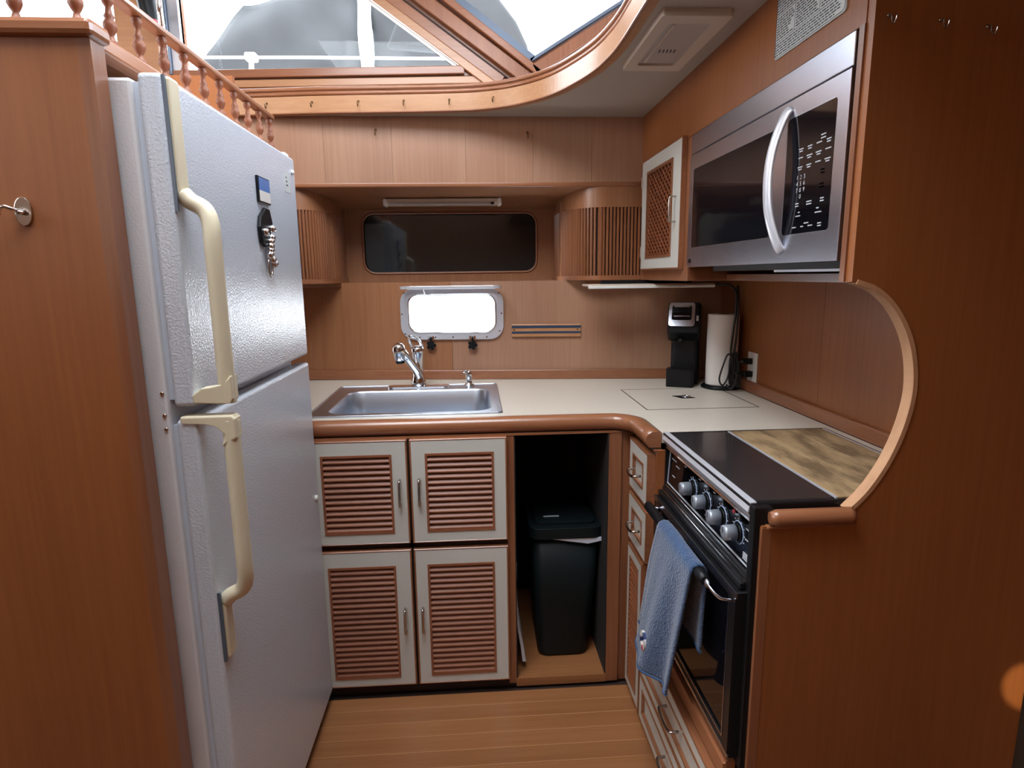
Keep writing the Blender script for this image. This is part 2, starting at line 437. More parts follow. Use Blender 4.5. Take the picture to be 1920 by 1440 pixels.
# ------- ceiling with the curved opening
cpath = smooth_path([(-1.7, 2.46), (-1.2, 2.435), (-.87, 2.412), (-.55, 2.374), (-.25, 2.352), (-.06, 2.335), (.037, 2.317), (.135, 2.275), (.22, 2.207), (.285, 2.12), (.335, 2.01), (.372, 1.90), (.391, 1.80), (.401, 1.675), (.401, 1.44), (.40, 1.0), (.40, .4), (.40, -.6)], 6)
cpath = [(p[0], p[1]) for p in cpath]
ceil_poly = cpath+[(.40, -1.57), (1.32, -1.57), (1.32, 2.60), (-1.7, 2.60)]
struct('ceiling', plate(B(), ceil_poly, [], 'Z', 1.955, 1.972), 'headliner')
hd = sempty('trim_3', (0, 2.35, 1.955))
def band(o0, o1_, z0, z1): return [(o0, z0), (o0, z1), (o1_, z1), (o1_, z0)]
obj('hook_band', sweep(B(), cpath, band(-.004, .022, 1.949, 2.009), False), 'header', hd)
obj('lower_bead', sweep(B(), cpath, band(-.007, .0, 1.948, 1.953)), 'trim_x', hd)
def roundprof(c, z, r, n=8): return [(c+r*math.cos(2*PI*i/n), z+r*math.sin(2*PI*i/n)) for i in range(n)]
obj('shadow_line', sweep(B(), cpath, band(.002, .02, 2.009, 2.012)), 'gap', hd)
obj('middle_rail', sweep(B(), cpath, roundprof(.004, 2.0185, .0085)), 'trim_x', hd)
obj('top_rail', sweep(B(), cpath, roundprof(.002, 2.034, .0085)), 'trim_x', hd)
dk = cpath+[(.40, -1.57), (1.32, -1.57), (1.32, 2.80), (-1.7, 2.80)]
struct('trim_4', plate(B(), dk, [], 'Z', 2.02, 2.034), 'trim_x')

# ------- pilothouse front wall with windows (plane y = 2.8)
YW_ = 2.8
wu = sempty('wall_front', (0, YW_, 2.03))
# window corners, x,z
A1, A2, A3, A4 = (-1.19, 2.222), (-.044, 2.248), (-.745, 2.735), (-1.19, 2.735)
C1, C2, C3 = (.269, 2.262), (-.38, 2.732), (.87, 2.62)
wallpoly = [(-2.87, 2.03), (1.32, 2.03), (1.32, 2.80), (-2.87, 2.80)]
holes = [[A1, A2, A3, A4], [C1, (1.04, 2.727), (1.04, 2.755), (-.41, 2.755)], [(-2.35, 2.21), (-1.45, 2.21), (-1.45, 2.735), (-2.35, 2.735)]]
obj('wall_board', plate(B(), wallpoly, holes, 'Y', YW_, YW_+.04), 'trim_x', wu)
def strip(p, q, w, y0, y1, side=1):
    """flat batten from p to q in the xz plane, width w to the left of the direction"""
    dx, dz = q[0]-p[0], q[1]-p[1]; L = math.hypot(dx, dz); nx, nz = -dz/L*w*side, dx/L*w*side
    return plate(B(), [p, q, (q[0]+nx, q[1]+nz), (p[0]+nx, p[1]+nz)], [], 'Y', y0, y1)
obj('sill', strip((-1.24, 2.219), (-.02, 2.248), .034, YW_-.022, YW_+.01, -1), 'trim_x', wu, bevel=.004)
obj('sill_groove', strip((-1.24, 2.183), (.03, 2.213), .004, YW_-.004, YW_+.01, -1), 'gap', wu)
obj('lower_sill', strip((-1.24, 2.179), (.06, 2.209), .030, YW_-.014, YW_+.01, -1), 'header', wu, bevel=.003)
obj('mullion', strip((.090, 2.157), (-.745, 2.737), .034, YW_-.024, YW_+.01, -1), 'header', wu, bevel=.003)
obj('mullion', strip((.130, 2.172), (-.70, 2.748), .045, YW_-.014, YW_+.01, -1), 'trim_x', wu, bevel=.003)
obj('mullion', strip((.23, 2.152), (-.62, 2.745), .006, YW_-.018, YW_+.01, -1), 'gap', wu)
obj('mullion', strip((.255, 2.16), (-.58, 2.745), .055, YW_-.03, YW_+.01, -1), 'trim_z', wu, bevel=.004)
obj('mullion', strip((.31, 2.19), (-.46, 2.752), .030, YW_-.045, YW_+.01, -1), 'trim_x', wu, bevel=.004)
obj('sill', strip((.268, 2.245), (1.04, 2.708), .05, YW_-.045, YW_+.01, -1), 'trim_z', wu, bevel=.004)
obj('sill', strip((.30, 2.205), (1.04, 2.648), .05, YW_-.02, YW_+.01, -1), 'trim_x', wu, bevel=.004)
obj('post', box(B(), -1.43, -1.265, YW_-.05, YW_+.01, 2.034, 2.79), 'header', wu, bevel=.004)
w1 = struct('window_1', plate(B(), [A1, A2, A3, A4], [], 'Y', YW_+.018, YW_+.022), 'glass')
obj('window_frame', box(B(), -1.262, -1.235, YW_-.03, YW_+.02, 2.20, 2.74), 'winframe', w1, bevel=.003)
obj('window_frame', box(B(), -1.235, -1.19, YW_-.015, YW_+.02, 2.20, 2.74), 'alu', w1, bevel=.003)
w2 = struct('window_2', plate(B(), [C1, (1.04, 2.727), (1.04, 2.755), (-.41, 2.755)], [], 'Y', YW_+.018, YW_+.022), 'glass')
obj('window_frame', strip((.269, 2.262), (-.395, 2.745), .028, YW_-.03, YW_+.015, -1), 'winframe', w2)
obj('window_frame', strip((.269, 2.262), (1.04, 2.724), .012, YW_-.03, YW_+.015, 1), 'winframe', w2)
struct('window_3', box(B(), -2.35, -1.45, YW_+.018, YW_+.022, 2.21, 2.735), 'glass')

# ------- fascia, niche, tambour lockers
wf = sempty('wall_fascia', (0, 2.43, 1.70))
edges = [-1.3, -.757, -.555, -.30, -.02, .24, .47, .672]
for a, b in zip(edges[:-1], edges[1:]):
    obj('veneer_panel', box(B(), a+.0004, b-.0004, 2.43, 2.448, 1.713, 1.956), 'veneer_pale', wf)
obj('bottom_rail', box(B(), -1.3, .672, 2.424, 2.45, 1.697, 1.714), 'trim_x', wf, bevel=.005)
nb = B()
plate(nb, [(2.44, 1.697), (2.83, 1.650), (2.83, 1.665), (2.44, 1.712)], [], 'X', -1.3, .70)
obj('niche_ceiling', nb, 'veneer', wf)
nh = rrect(-.492, .290, 1.374, 1.637, .052, 8)
obj('niche_panel', plate(B(), [(-.62, 1.32), (.42, 1.32), (.42, 1.67), (-.62, 1.67)], [nh], 'Y', 2.80, 2.83), 'veneer', wf)
fr = B(); tube(fr, [(p[0], 2.799, p[1]) for p in nh], .0052, 8, closed=True)
obj('window_bead', fr, 'trim_x', wf)
for x in (-.592, .372):
    obj('side_stile', box(B(), x, x+.014, 2.60, 2.80, 1.335, 1.66), 'veneer', wf, bevel=.002)
w4 = struct('window_4', plate(B(), rrect(-.50, -.101, 1.366, 1.645, .01, 3), [], 'Y', 2.812, 2.816), 'tintglass')
obj('sliding_pane', plate(B(), rrect(-.108, .30, 1.366, 1.645, .01, 3), [], 'Y', 2.8175, 2.8215), 'tintglass', w4)

def tambour(sgn, x_out, cx, xin, label, leadidx, x_start):
    """rounded locker with a vertical slat roll door. path runs from the outer end to the niche panel"""
    t = thing('tambour_cabinet', label, 'cabinet', (cx, 2.6, 1.335), 'tambour cabinets beside the niche')
    rx = abs(cx-xin); cyc = 2.69
    path = []
    L = abs(cx-x_start)
    n1 = max(2, int(L/.012))
    for i in range(n1): path.append((x_start+(cx-x_start)*i/n1, 2.432))
    for i in range(33):
        a = PI/2*i/32
        path.append((cx-sgn*rx*math.sin(a), cyc-(cyc-2.432)*math.cos(a)))
    path.append((xin, 2.79))
    side = sgn        # offset sign so that positive = towards the room
    def off(d): return offset(path, d*side)
    # header
    h = B(); o_, i_ = off(.004), off(-.014)
    plate(h, o_+list(reversed(i_)), [], 'Z', 1.619, 1.703); obj('header', h, 'veneer', t)
    h = B(); o_, i_ = off(.010), off(-.03)
    plate(h, o_+list(reversed(i_)), [], 'Z', 1.335, 1.353); obj('ledge', h, 'trim_x', t, bevel=.003)
    h = B(); o_, i_ = off(-.012), off(-.016)
    plate(h, o_+list(reversed(i_)), [], 'Z', 1.353, 1.619); obj('backing', h, 'dark', t)
    # slats: walk the path by arc length
    seg = [0]
    for a, b in zip(path[:-1], path[1:]): seg.append(seg[-1]+math.dist(a, b))
    def at(s):
        for i in range(len(seg)-1):
            if seg[i+1] >= s:
                k = (s-seg[i])/(seg[i+1]-seg[i]); a, b = path[i], path[i+1]
                return (a[0]+(b[0]-a[0])*k, a[1]+(b[1]-a[1])*k), math.atan2(b[1]-a[1], b[0]-a[0])
        return path[-1], PI/2
    s = .008; i = 0; base = None
    while s < seg[-1]-.01:
        wdt = .0106
        p, ang = at(s)
        if base is None:
            bmx = B(); pr = [(-wdt/2, .006), (-wdt/2, .000), (-wdt/2+.003, -.005), (wdt/2-.003, -.005), (wdt/2, .000), (wdt/2, .006)]
            plate(bmx, pr, [], 'Z', 1.353, 1.619)
            base = obj('slat', bmx, 'trim_z', t); o = base
        else:
            o = base.copy(); COL.objects.link(o); o.parent = t; o.matrix_parent_inverse = base.matrix_parent_inverse
        lead = i in leadidx
        o.location = (p[0], p[1], 0); o.rotation_euler = (0, 0, ang if sgn < 0 else ang+PI)
        if lead: o.scale = (1.9, 1.3, 1)
        s += .0142*(1.55 if lead else 1); i += 1
    return t
tambour(1, .67, .52, .372, 'teak locker with vertical slatted roll door, beside the cream lattice door', (11,), .672)
tambour(-1, -.9, -.72, -.575, 'teak locker with vertical slatted roll door, beside the white refrigerator', (13, 14), -.93)
struct('trim_5', plate(B(), [(-1.3, 2.45), (-.78, 2.45), (-.60, 2.60), (-.56, 2.66), (.36, 2.66), (.40, 2.60), (.56, 2.45), (1.03, 2.45), (1.03, 2.83), (-1.3, 2.83)], [], 'Z', 1.318, 1.335), 'trim_x')

# ------- face above microwave and upper cabinet box
ff = struct('trim_6', box(B(), .670, .69, YP+.02, 2.43, 1.768, 1.957), 'panel')
obj('end_stile', box(B(), .668, .688, YP+.019, 1.0765, 1.338, 1.768), 'trim_z', ff)
uc = thing('wall_cabinet', 'small teak wall cabinet with cream door and diamond lattice', 'cabinet', (.68, 2.15, 1.333))
obj('body', box(B(), .672, 1.03, 1.885, 2.44, 1.333, 1.768), 'trim_z', uc, bevel=.002)
dr = plate(B(), [(1.925, 1.376), (2.362, 1.376), (2.362, 1.772), (1.925, 1.772)], [[(2.005, 1.418), (2.29, 1.418), (2.29, 1.722), (2.005, 1.722)]], 'X', .654, .672)
door = obj('door', dr, 'doorwhite', uc, bevel=.001, seg=1, label='cream door with lattice panel')
obj('door_edging', plate(B(), [(1.921, 1.372), (2.366, 1.372), (2.366, 1.776), (1.921, 1.776)], [[(1.926, 1.377), (2.361, 1.377), (2.361, 1.771), (1.926, 1.771)]], 'X', .6545, .671), 'trim_y', door)
obj('panel_bead', plate(B(), [(2.0, 1.413), (2.295, 1.413), (2.295, 1.727), (2.0, 1.727)], [[(2.010, 1.423), (2.285, 1.423), (2.285, 1.717), (2.010, 1.717)]], 'X', .651, .66), 'trim_z', door)
obj('lattice_back', box(B(), .664, .668, 2.005, 2.29, 1.418, 1.722), 'gap', door)
ya, yb, za, zb = 2.008, 2.287, 1.421, 1.719
H = zb-za; run = .405
for sgn in (1, -1):
    k = -13
    while k < 22:
        y0 = ya+k*.0345
        # line from (y0, za) to (y0+sgn*run, zb), clipped
        pts = []
        for t_ in (0, 1): pts.append((y0+(sgn*run*t_), za+H*t_))
        (p0, q0), (p1, q1) = pts
        def clip(p0, q0, p1, q1):
            lo, hi = 0., 1.; d = p1-p0
            t0, t1 = (ya-p0)/d, (yb-p0)/d
            if t0 > t1: t0, t1 = t1, t0
            lo, hi = max(lo, t0), min(hi, t1)
            if hi-lo < .02: return None
            return (p0+d*lo, q0+H*lo), (p0+d*hi, q0+H*hi)
        c_ = clip(p0, q0, p1, q1)
        if c_:
            (a0, b0), (a1, b1) = c_; w2_ = .0042
            xx = .6555 if sgn > 0 else .6565
            obj('lattice_strip', plate(B(), [(a0-w2_, b0), (a0+w2_, b0), (a1+w2_, b1), (a1-w2_, b1)], [], 'X', xx, xx+.004), 'lattice', door)
        k += 1
def bow(name, pts, r, m_, parent, flat=1.0, **k):
    b = B(); tube(b, smooth_path(pts, 5), r, 10, flat=flat); return obj(name, b, m_, parent, **k)
bow('handle', [(.655, 1.962, 1.60), (.640, 1.962, 1.60), (.632, 1.962, 1.592), (.632, 1.962, 1.53), (.640, 1.962, 1.522), (.655, 1.962, 1.522)], .0032, 'nickel', door)
for z in (1.44, 1.70):
    obj('hinge', box(B(), .652, .672, 2.366, 2.374, z-.022, z+.022), 'nickel', door, bevel=.001)

# under-cabinet LED bar
lbx = thing('under_cabinet_light', 'slim grey light bar under the wall cabinets', 'light', (.68, 2.33, 1.31))
b = B(); box(b, .43, .915, 2.265, 2.40, 1.312, 1.320)
obj('housing', b, 'lampcream', lbx, bevel=.002)
obj('diffuser', box(B(), .43, .915, 2.255, 2.272, 1.304, 1.314), 'white', lbx, bevel=.002)
obj('bracket', box(B(), .5, .86, 2.36, 2.39, 1.320, 1.333), 'black', lbx)
# tube light in the niche
tl = thing('tube_light', 'white tube light fixed under the niche ceiling', 'light', (-.12, 2.6, 1.66))
b = B(); plate(b, [(2.59, 1.676), (2.645, 1.670), (2.645, 1.654), (2.63, 1.648), (2.60, 1.650), (2.59, 1.660)], [], 'X', -.352, .108); obj('diffuser', b, 'lampcream', tl, bevel=.003)
for x in (-.368, .106):
    obj('end_cap', box(B(), x, x+.018, 2.585, 2.65, 1.646, 1.678), 'white', tl, bevel=.008, seg=3)
obj('reflector', box(B(), -.34, .075, 2.587, 2.5905, 1.652, 1.658), 'knob', tl)
obj('switch', box(B(), .077, .092, 2.586, 2.591, 1.651, 1.660), 'black', tl)

# ------- porthole
def yb(x): return YB-.11*x
ph = struct('window_5', skew(plate(B(), rrect(PX0-.032, PX1+.030, PZ0-.028, PZ1+.022, .06, 8), [rrect(PX0+.004, PX1-.004, PZ0+.004, PZ1-.004, .043, 8)], 'Y', YB-.012, YB+.0)), 'alu')
ph.name = 'window_5'
ib = B(); tube(ib, [(p[0], yb(p[0])-.012, p[1]) for p in rrect(PX0+.003, PX1-.003, PZ0+.003, PZ1-.003, .043, 8)], .004, 6, closed=True)
obj('inner_rim', ib, 'chrome', ph)
obj('sleeve', skew(plate(B(), rrect(PX0-.004, PX1+.004, PZ0-.004, PZ1+.004, .047, 8), [rrect(PX0, PX1, PZ0, PZ1, .045, 8)], 'Y', YB, YB+.09)), 'alu', ph)
obj('pane', skew(plate(B(), rrect(PX0, PX1, PZ0, PZ1, .045, 8), [], 'Y', YB+.07, YB+.074)), 'frosted', ph)
for x, z in ((-.300, 1.29), (-.312, 1.20), (-.30, 1.115), (-.238, 1.1), (-.17, 1.1), (-.095, 1.1), (-.02, 1.1), (.05, 1.1), (.105, 1.125), (.114, 1.20), (.104, 1.285)):
    s_ = B(); lathe(s_, [(.0035, 0), (.0035, .0015), (.002, .003)], (x, yb(x)-.012, z), (0, -1, 0), 8); obj('screw', s_, 'brass', ph)
# opened hatch lens folded up above the opening
lid = B(); plate(lid, [(x, y) for x, y in rrect(-.305, .11, 0, .135, .045, 6)], [rrect(-.285, .09, .018, .117, .03, 6)], 'Z', 0, .012)
for v in lid.verts: v.co = Vector((v.co.x, yb(v.co.x)-.017-v.co.y, 1.316-v.co.z+v.co.y*.03))
obj('open_lens_frame', lid, 'alu', ph, bevel=.003)
ln = B(); plate(ln, rrect(-.287, .092, .016, .119, .03, 6), [], 'Z', 0, .004)
for v in ln.verts: v.co = Vector((v.co.x, yb(v.co.x)-.017-v.co.y, 1.312-v.co.z+v.co.y*.03))
obj('open_lens', ln, 'glass', ph)
for x in (-.19, -.012):
    k = B(); lathe(k, [(.004, 0), (.004, .02)], (x, yb(x)-.018, PZ0-.015), (0, 0, -1), 8)
    for a in range(5):
        t_ = 2*PI*a/5
        lathe(k, [(.0075, -.005), (.0085, 0), (.0075, .005)], (x+.0135*math.cos(t_), yb(x)-.02, PZ0-.052+.0135*math.sin(t_)), (0, 1, 0), 8)
    lathe(k, [(.012, -.006), (.012, .006)], (x, yb(x)-.02, PZ0-.052), (0, 1, 0), 12)
    obj('clamp_knob', k, 'black', ph)
    k = B(); box(k, x-.012, x-.006, yb(x)-.022, yb(x)-.01, PZ0-.034, PZ0-.012); box(k, x+.006, x+.012, yb(x)-.022, yb(x)-.01, PZ0-.034, PZ0-.012)
    tube(k, [(x-.014, yb(x)-.018, PZ0-.018), (x+.014, yb(x)-.018, PZ0-.018)], .003, 8)
    obj('clamp', k, 'chrome', ph)
chn = thing('porthole_chain', 'short chrome chain hook holding the porthole open', 'chain', (-.212, 2.56, 1.335))
k = B(); lathe(k, [(.014, 0), (.012, .003)], (-.212, 2.55, 1.317), (0, 0, -1), 14); obj('base', k, 'chrome', chn)
for i in range(5):
    k = B(); c0 = Vector((-.212+.002*i, 2.548-.006*i, 1.309-.0058*i)); r_ = .006
    pts = []
    for j in range(12):
        a = 2*PI*j/12
        d = Vector((math.cos(a)*r_*.6, 0, math.sin(a)*r_)) if i % 2 == 0 else Vector((0, math.cos(a)*r_*.6, math.sin(a)*r_))
        pts.append(c0+d)
    tube(k, pts, .0014, 6, closed=True); obj('link', k, 'chrome', chn)

# knife bar
kb = thing('knife_bar', 'wooden magnetic knife bar with two blue strips, right of the porthole', 'rack', (.30, 2.54, 1.10))
def wbox(x0, x1, z0, z1, d0, d1): return skew(box(B(), x0, x1, YB-d1, YB-d0, z0, z1))
obj('bar', wbox(.156, .449, 1.099, 1.152, 0, .012), 'header', kb, bevel=.002)
obj('magnet_strip', wbox(.157, .448, 1.136, 1.146, .0125, .0135), 'bluestrip', kb)
obj('magnet_strip', wbox(.157, .448, 1.113, 1.122, .0125, .0135), 'bluestrip', kb)
for x in (.167, .435):
    s_ = B(); lathe(s_, [(.004, 0), (.003, .0015)], (x, yb(x)-.012, 1.129), (0, -1, 0), 8); obj('screw', s_, 'brass', kb)

# ================================================================== WORKTOP AND BASE CABINETS
# inner line of the wood edge (laminate border)
epath = [(-1.2, 1.872), (-.8, 1.872), (-.4, 1.872), (0, 1.872), (.25, 1.872), (.38, 1.870)]
for i in range(1, 9):
    a = PI/2*i/8*.98
    epath.append((.415+.105*math.sin(a)-.0, 1.765+.105*math.cos(a)))
epath += [(.5205, 1.73), (.5205, 1.68), (.5205, 1.612)]
ct = thing('countertop', 'cream laminate L-shaped countertop with rounded teak edge', 'countertop', (0, 2.2, CZ))
lam = epath+[(1.018, 1.612), (1.018, 2.475), (-1.2, 2.70)]
SX0, SX1, SY0, SY1 = -.555, .085, 1.905, 2.452
HX0, HX1, HY0, HY1 = .560, .940, 1.900, 2.258
obj('laminate', plate(B(), lam, [rrect(SX0+.03, SX1-.03, SY0+.03, SY1-.03, .04, 5), [(HX0, HY0), (HX1, HY0), (HX1, HY1), (HX0, HY1)]], 'Z', CZ-.03, CZ), 'laminate', ct)
prof = [(-.002, CZ-.043), (-.002, CZ+.0005), (-.014, CZ+.003), (-.030, CZ+.002), (-.041, CZ-.005), (-.046, CZ-.018), (-.044, CZ-.032), (-.036, CZ-.043)]
obj('wood_edge', sweep(B(), epath, prof), 'trim_x', ct)
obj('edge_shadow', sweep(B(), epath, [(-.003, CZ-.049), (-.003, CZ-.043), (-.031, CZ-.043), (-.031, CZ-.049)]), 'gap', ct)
obj('laminate', box(B(), .995, 1.018, 1.066, 1.612, CZ-.03, CZ), 'laminate', ct)
il = thing('icebox_lid', 'square cream lid set flush in the corner of the countertop', 'lid', (.75, 2.08, CZ))
obj('panel', box(B(), HX0+.003, HX1-.003, HY0+.003, HY1-.003, CZ-.02, CZ+.0002), 'laminate', il)
obj('gap_seal', plate(B(), [(HX0-.001, HY0-.001), (HX1+.001, HY0-.001), (HX1+.001, HY1+.001), (HX0-.001, HY1+.001)], [[(HX0+.0028, HY0+.0028), (HX1-.0028, HY0+.0028), (HX1-.0028, HY1-.0028), (HX0+.0028, HY1-.0028)]], 'Z', CZ-.018, CZ-.003+.0035), 'gap', il)
obj('pull_plate', plate(B(), [(.715, 2.115), (.765, 2.115), (.785, 2.068), (.735, 2.068)], [], 'Z', CZ+.0002, CZ+.0015), 'black', il)
rg = B(); tube(rg, [(.758+.014*math.cos(a*PI/6), 2.088+.014*math.sin(a*PI/6), CZ+.003) for a in range(12)], .0026, 6, closed=True)
obj('pull_ring', rg, 'chrome', il)

# sink
sk = thing('sink', 'stainless steel drop-in sink with rounded basin', 'sink', (-.23, 2.18, CZ))
BX0, BX1, BY0, BY1 = -.492, .046, 1.948, 2.335
rim = plate(B(), rrect(SX0, SX1, SY0, SY1, .014, 4), [rrect(BX0-.004, BX1+.004, BY0-.004, BY1+.004, .062, 8)], 'Z', CZ, CZ+.0028)
obj('rim', rim, 'steel2', sk, bevel=.0015)
bz = B(); lv = [(0.004, CZ+.0025, .062), (0, CZ-.004, .06), (-.006, CZ-.08, .058), (-.012, CZ-.14, .055), (-.03, CZ-.165, .05), (-.09, CZ-.172, .03)]
rings = []
for d, z, r in lv:
    rings.append([bz.verts.new((x, y, z)) for x, y in rrect(BX0-d, BX1+d, BY0-d, BY1+d, r, 8)])
for a, b_ in zip(rings[:-1], rings[1:]):
    n = len(a)
    for k in range(n):
        f = bz.faces.new((a[k], a[(k+1) % n], b_[(k+1) % n], b_[k])); f.smooth = True
bz.faces.new(rings[-1])
obj('basin', bz, 'steel2', sk)
lg = B(); tube(lg, [(x, y, CZ+.003) for x, y in rrect(SX0+.005, SX1-.005, SY0+.005, SY1-.005, .012, 4)], .003, 6, closed=True); obj('rim_bead', lg, 'steel2', sk)
d_ = B(); lathe(d_, [(.045, 0), (.04, .003), (.015, .001)], (-.22, 2.14, CZ-.172), (0, 0, 1), 24); obj('drain', d_, 'chrome', sk)

# faucet
fx, fy, fz = -.232, 2.408, CZ+.003
fa = thing('faucet', 'chrome pull-out kitchen faucet behind the sink', 'faucet', (fx, fy, fz))
b = B(); plate(b, rrect(fx-.125, fx+.125, fy-.027, fy+.027, .026, 8), [], 'Z', fz, fz+.006); obj('base_plate', b, 'chrome', fa, bevel=.002)
b = B(); lathe(b, [(.029, .004), (.029, .02), (.027, .03), (.0235, .045), (.0235, .10), (.0245, .135), (.0265, .14), (.0265, .155), (.024, .162), (.012, .168)], (fx, fy, fz), (0, 0, 1), 24); obj('body', b, 'chrome', fa)
b = B(); tube(b, smooth_path([(fx+.004, fy-.012, fz+.045), (fx-.006, fy-.030, fz+.075), (fx-.028, fy-.055, fz+.115), (fx-.043, fy-.075, fz+.140), (fx-.055, fy-.088, fz+.158)], 5), [.017]*8+[.0165]*6+[.018]*7, 14); obj('spout_neck', b, 'chrome', fa)
b = B(); ax = Vector((-.45, -.35, .82)).normalized()
lathe(b, [(.018, -.03), (.021, -.018), (.0245, 0), (.0255, .012), (.0235, .026), (.016, .037), (.004, .042)], (fx-.061, fy-.094, fz+.150), (-.05, -.12, .95), 20); obj('spray_head', b, 'chrome', fa)
b = B(); lathe(b, [(.017, -.038), (.0185, -.03)], (fx-.061, fy-.094, fz+.150), (-.05, -.12, .95), 20); obj('spray_nozzle', b, 'black', fa)
b = B(); tube(b, smooth_path([(fx-.020, fy, fz+.158), (fx-.031, fy-.012, fz+.190), (fx-.029, fy-.035, fz+.207), (fx-.012, fy-.04, fz+.207), (fx+.008, fy-.02, fz+.190), (fx+.021, fy, fz+.160)], 6), .0042, 8, flat=1.6); obj('lever', b, 'chrome', fa)
# soap dispenser
sx, sy = -.030, 2.412
sd = thing('soap_dispenser', 'small chrome soap dispenser on the sink rim', 'soap dispenser', (sx, sy, fz))
b = B(); lathe(b, [(.022, 0), (.021, .004), (.013, .009), (.0115, .03), (.013, .032), (.013, .056), (.010, .062), (.003, .064)], (sx, sy, fz), (0, 0, 1), 18); obj('body', b, 'chrome', sd)
b = B(); tube(b, [(sx, sy, fz+.058), (sx-.010, sy-.012, fz+.060), (sx-.022, sy-.030, fz+.056)], [.006, .006, .004], 10); obj('spout', b, 'chrome', sd)

# --- base cabinet under the sink: carcass, four louvred doors
bc = thing('base_cabinet', 'teak base cabinet with four white louvred doors under the sink', 'cabinet', (0, 1.85, FZ))
YD = 1.832
obj('carcass_side', box(B(), .090, .114, YD, 2.42, FZ+.012, CZ-.05), 'trim_z', bc)
obj('carcass_side', box(B(), -.56, -.535, YD+.02, 2.42, FZ+.012, CZ-.05), 'trim_z', bc)
obj('top_rail', box(B(), -.54, .50, YD-.002, YD+.02, .860, .8665), 'trim_x', bc)
obj('stile', box(B(), -.228, -.206, YD+.001, YD+.02, FZ+.03, .861), 'gap', bc)
obj('mid_rail', box(B(), -.54, .092, YD+.001, YD+.02, .494, .522), 'gap', bc)
obj('toe_kick', box(B(), -.56, .114, YD+.004, YD+.02, FZ, .016), 'gap', bc)
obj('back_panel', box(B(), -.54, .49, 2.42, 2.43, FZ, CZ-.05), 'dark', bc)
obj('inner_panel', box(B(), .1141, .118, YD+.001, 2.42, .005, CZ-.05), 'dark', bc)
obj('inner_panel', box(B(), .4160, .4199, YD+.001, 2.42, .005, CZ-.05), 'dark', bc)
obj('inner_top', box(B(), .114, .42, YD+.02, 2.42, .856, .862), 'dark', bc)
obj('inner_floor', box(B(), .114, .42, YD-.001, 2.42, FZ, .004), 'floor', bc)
obj('corner_stile', box(B(), .420, .462, YD, YD+.02, FZ, .861), 'trim_z', bc, bevel=.002)
obj('corner_stile', box(B(), .462, .5005, YD+.008, YD+.03, FZ, .861), 'trim_z', bc)
def louvre_door(parent, x0, x1, z0, z1, lx0, lx1, lz0, lz1, n, hx, hz, label):
    d = obj('door', plate(B(), [(x0+.005, z0+.005), (x1-.005, z0+.005), (x1-.005, z1-.005), (x0+.005, z1-.005)], [[(lx0, lz0), (lx1, lz0), (lx1, lz1), (lx0, lz1)]], 'Y', YD-.019, YD), 'doorwhite', parent, label=label)
    obj('door_edging', plate(B(), [(x0, z0), (x1, z0), (x1, z1), (x0, z1)], [[(x0+.005, z0+.005), (x1-.005, z0+.005), (x1-.005, z1-.005), (x0+.005, z1-.005)]], 'Y', YD-.020, YD), 'trim_x', d, bevel=.0015, seg=1)
    obj('louvre_frame', plate(B(), [(lx0-.003, lz0-.003), (lx1+.003, lz0-.003), (lx1+.003, lz1+.003), (lx0-.003, lz1+.003)], [[(lx0+.004, lz0+.004), (lx1-.004, lz0+.004), (lx1-.004, lz1-.004), (lx0+.004, lz1-.004)]], 'Y', YD-.0215, YD-.006), 'slat', d)
    obj('louvre_back', box(B(), lx0, lx1, YD-.003, YD-.001, lz0, lz1), 'dark', d)
    pitch = (lz1-lz0-.008)/n; first = None
    for i in range(n):
        if first is None:
            zc_ = lz0+.004+pitch/2; h = pitch*.46
            pr = [(YD-.0205, zc_-h), (YD-.0165, zc_-h), (YD-.004, zc_+h*.75), (YD-.007, zc_+h*1.05), (YD-.013, zc_+h*.45), (YD-.0205, zc_-h*.55)]
            first = obj('slat', plate(B(), pr, [], 'X', lx0+.002, lx1-.002), 'slat', d)
        else: shifted(first, (0, 0, pitch*i), d)
    bow('handle', [(hx, YD-.019, hz+.040), (hx, YD-.034, hz+.041), (hx, YD-.040, hz+.034), (hx, YD-.041, hz), (hx, YD-.040, hz-.034), (hx, YD-.034, hz-.041), (hx, YD-.019, hz-.040)], .0042, 'nickel', d)
    return d
louvre_door(bc, -.530, -.221, .519, .8605, -.484, -.272, .559, .812, 13, -.247, .691, 'upper door next to the refrigerator')
louvre_door(bc, -.213, .0905, .519, .8605, -.163, .046, .559, .812, 13, -.186, .692, 'upper door next to the bin opening')
louvre_door(bc, -.530, -.221, .016, .4975, -.484, -.275, .050, .441, 20, -.248, .253, 'lower door next to the refrigerator')
louvre_door(bc, -.213, .0905, .016, .4975, -.168, .043, .050, .441, 20, -.191, .253, 'lower door next to the bin opening')

# trash bin
bn = thing('trash_bin', 'tall black plastic bin with lid in the open cabinet bay', 'bin', (.30, 2.06, .004))
b = B(); rr_ = []
for z, x0, x1, y0, y1, r in ((.006, .205, .375, 1.945, 2.20, .03), (.02, .200, .380, 1.938, 2.21, .035), (.25, .190, .402, 1.928, 2.235, .035), (.462, .182, .416, 1.918, 2.25, .035)):
    rr_.append([b.verts.new((x, y, z)) for x, y in rrect(x0, x1, y0, y1, r, 5)])
for a, c_ in zip(rr_[:-1], rr_[1:]):
    n = len(a)
    for k in range(n):
        f = b.faces.new((a[k], a[(k+1) % n], c_[(k+1) % n], c_[k])); f.smooth = True
b.faces.new(list(reversed(rr_[0]))); b.faces.new(rr_[-1])
obj('body', b, 'binblack', bn)
b = B(); plate(b, rrect(.170, .413+.015, 1.905, 2.262, .04, 6), [], 'Z', .470, .508); ld = obj('lid', b, 'binblack', bn, bevel=.012, seg=3)
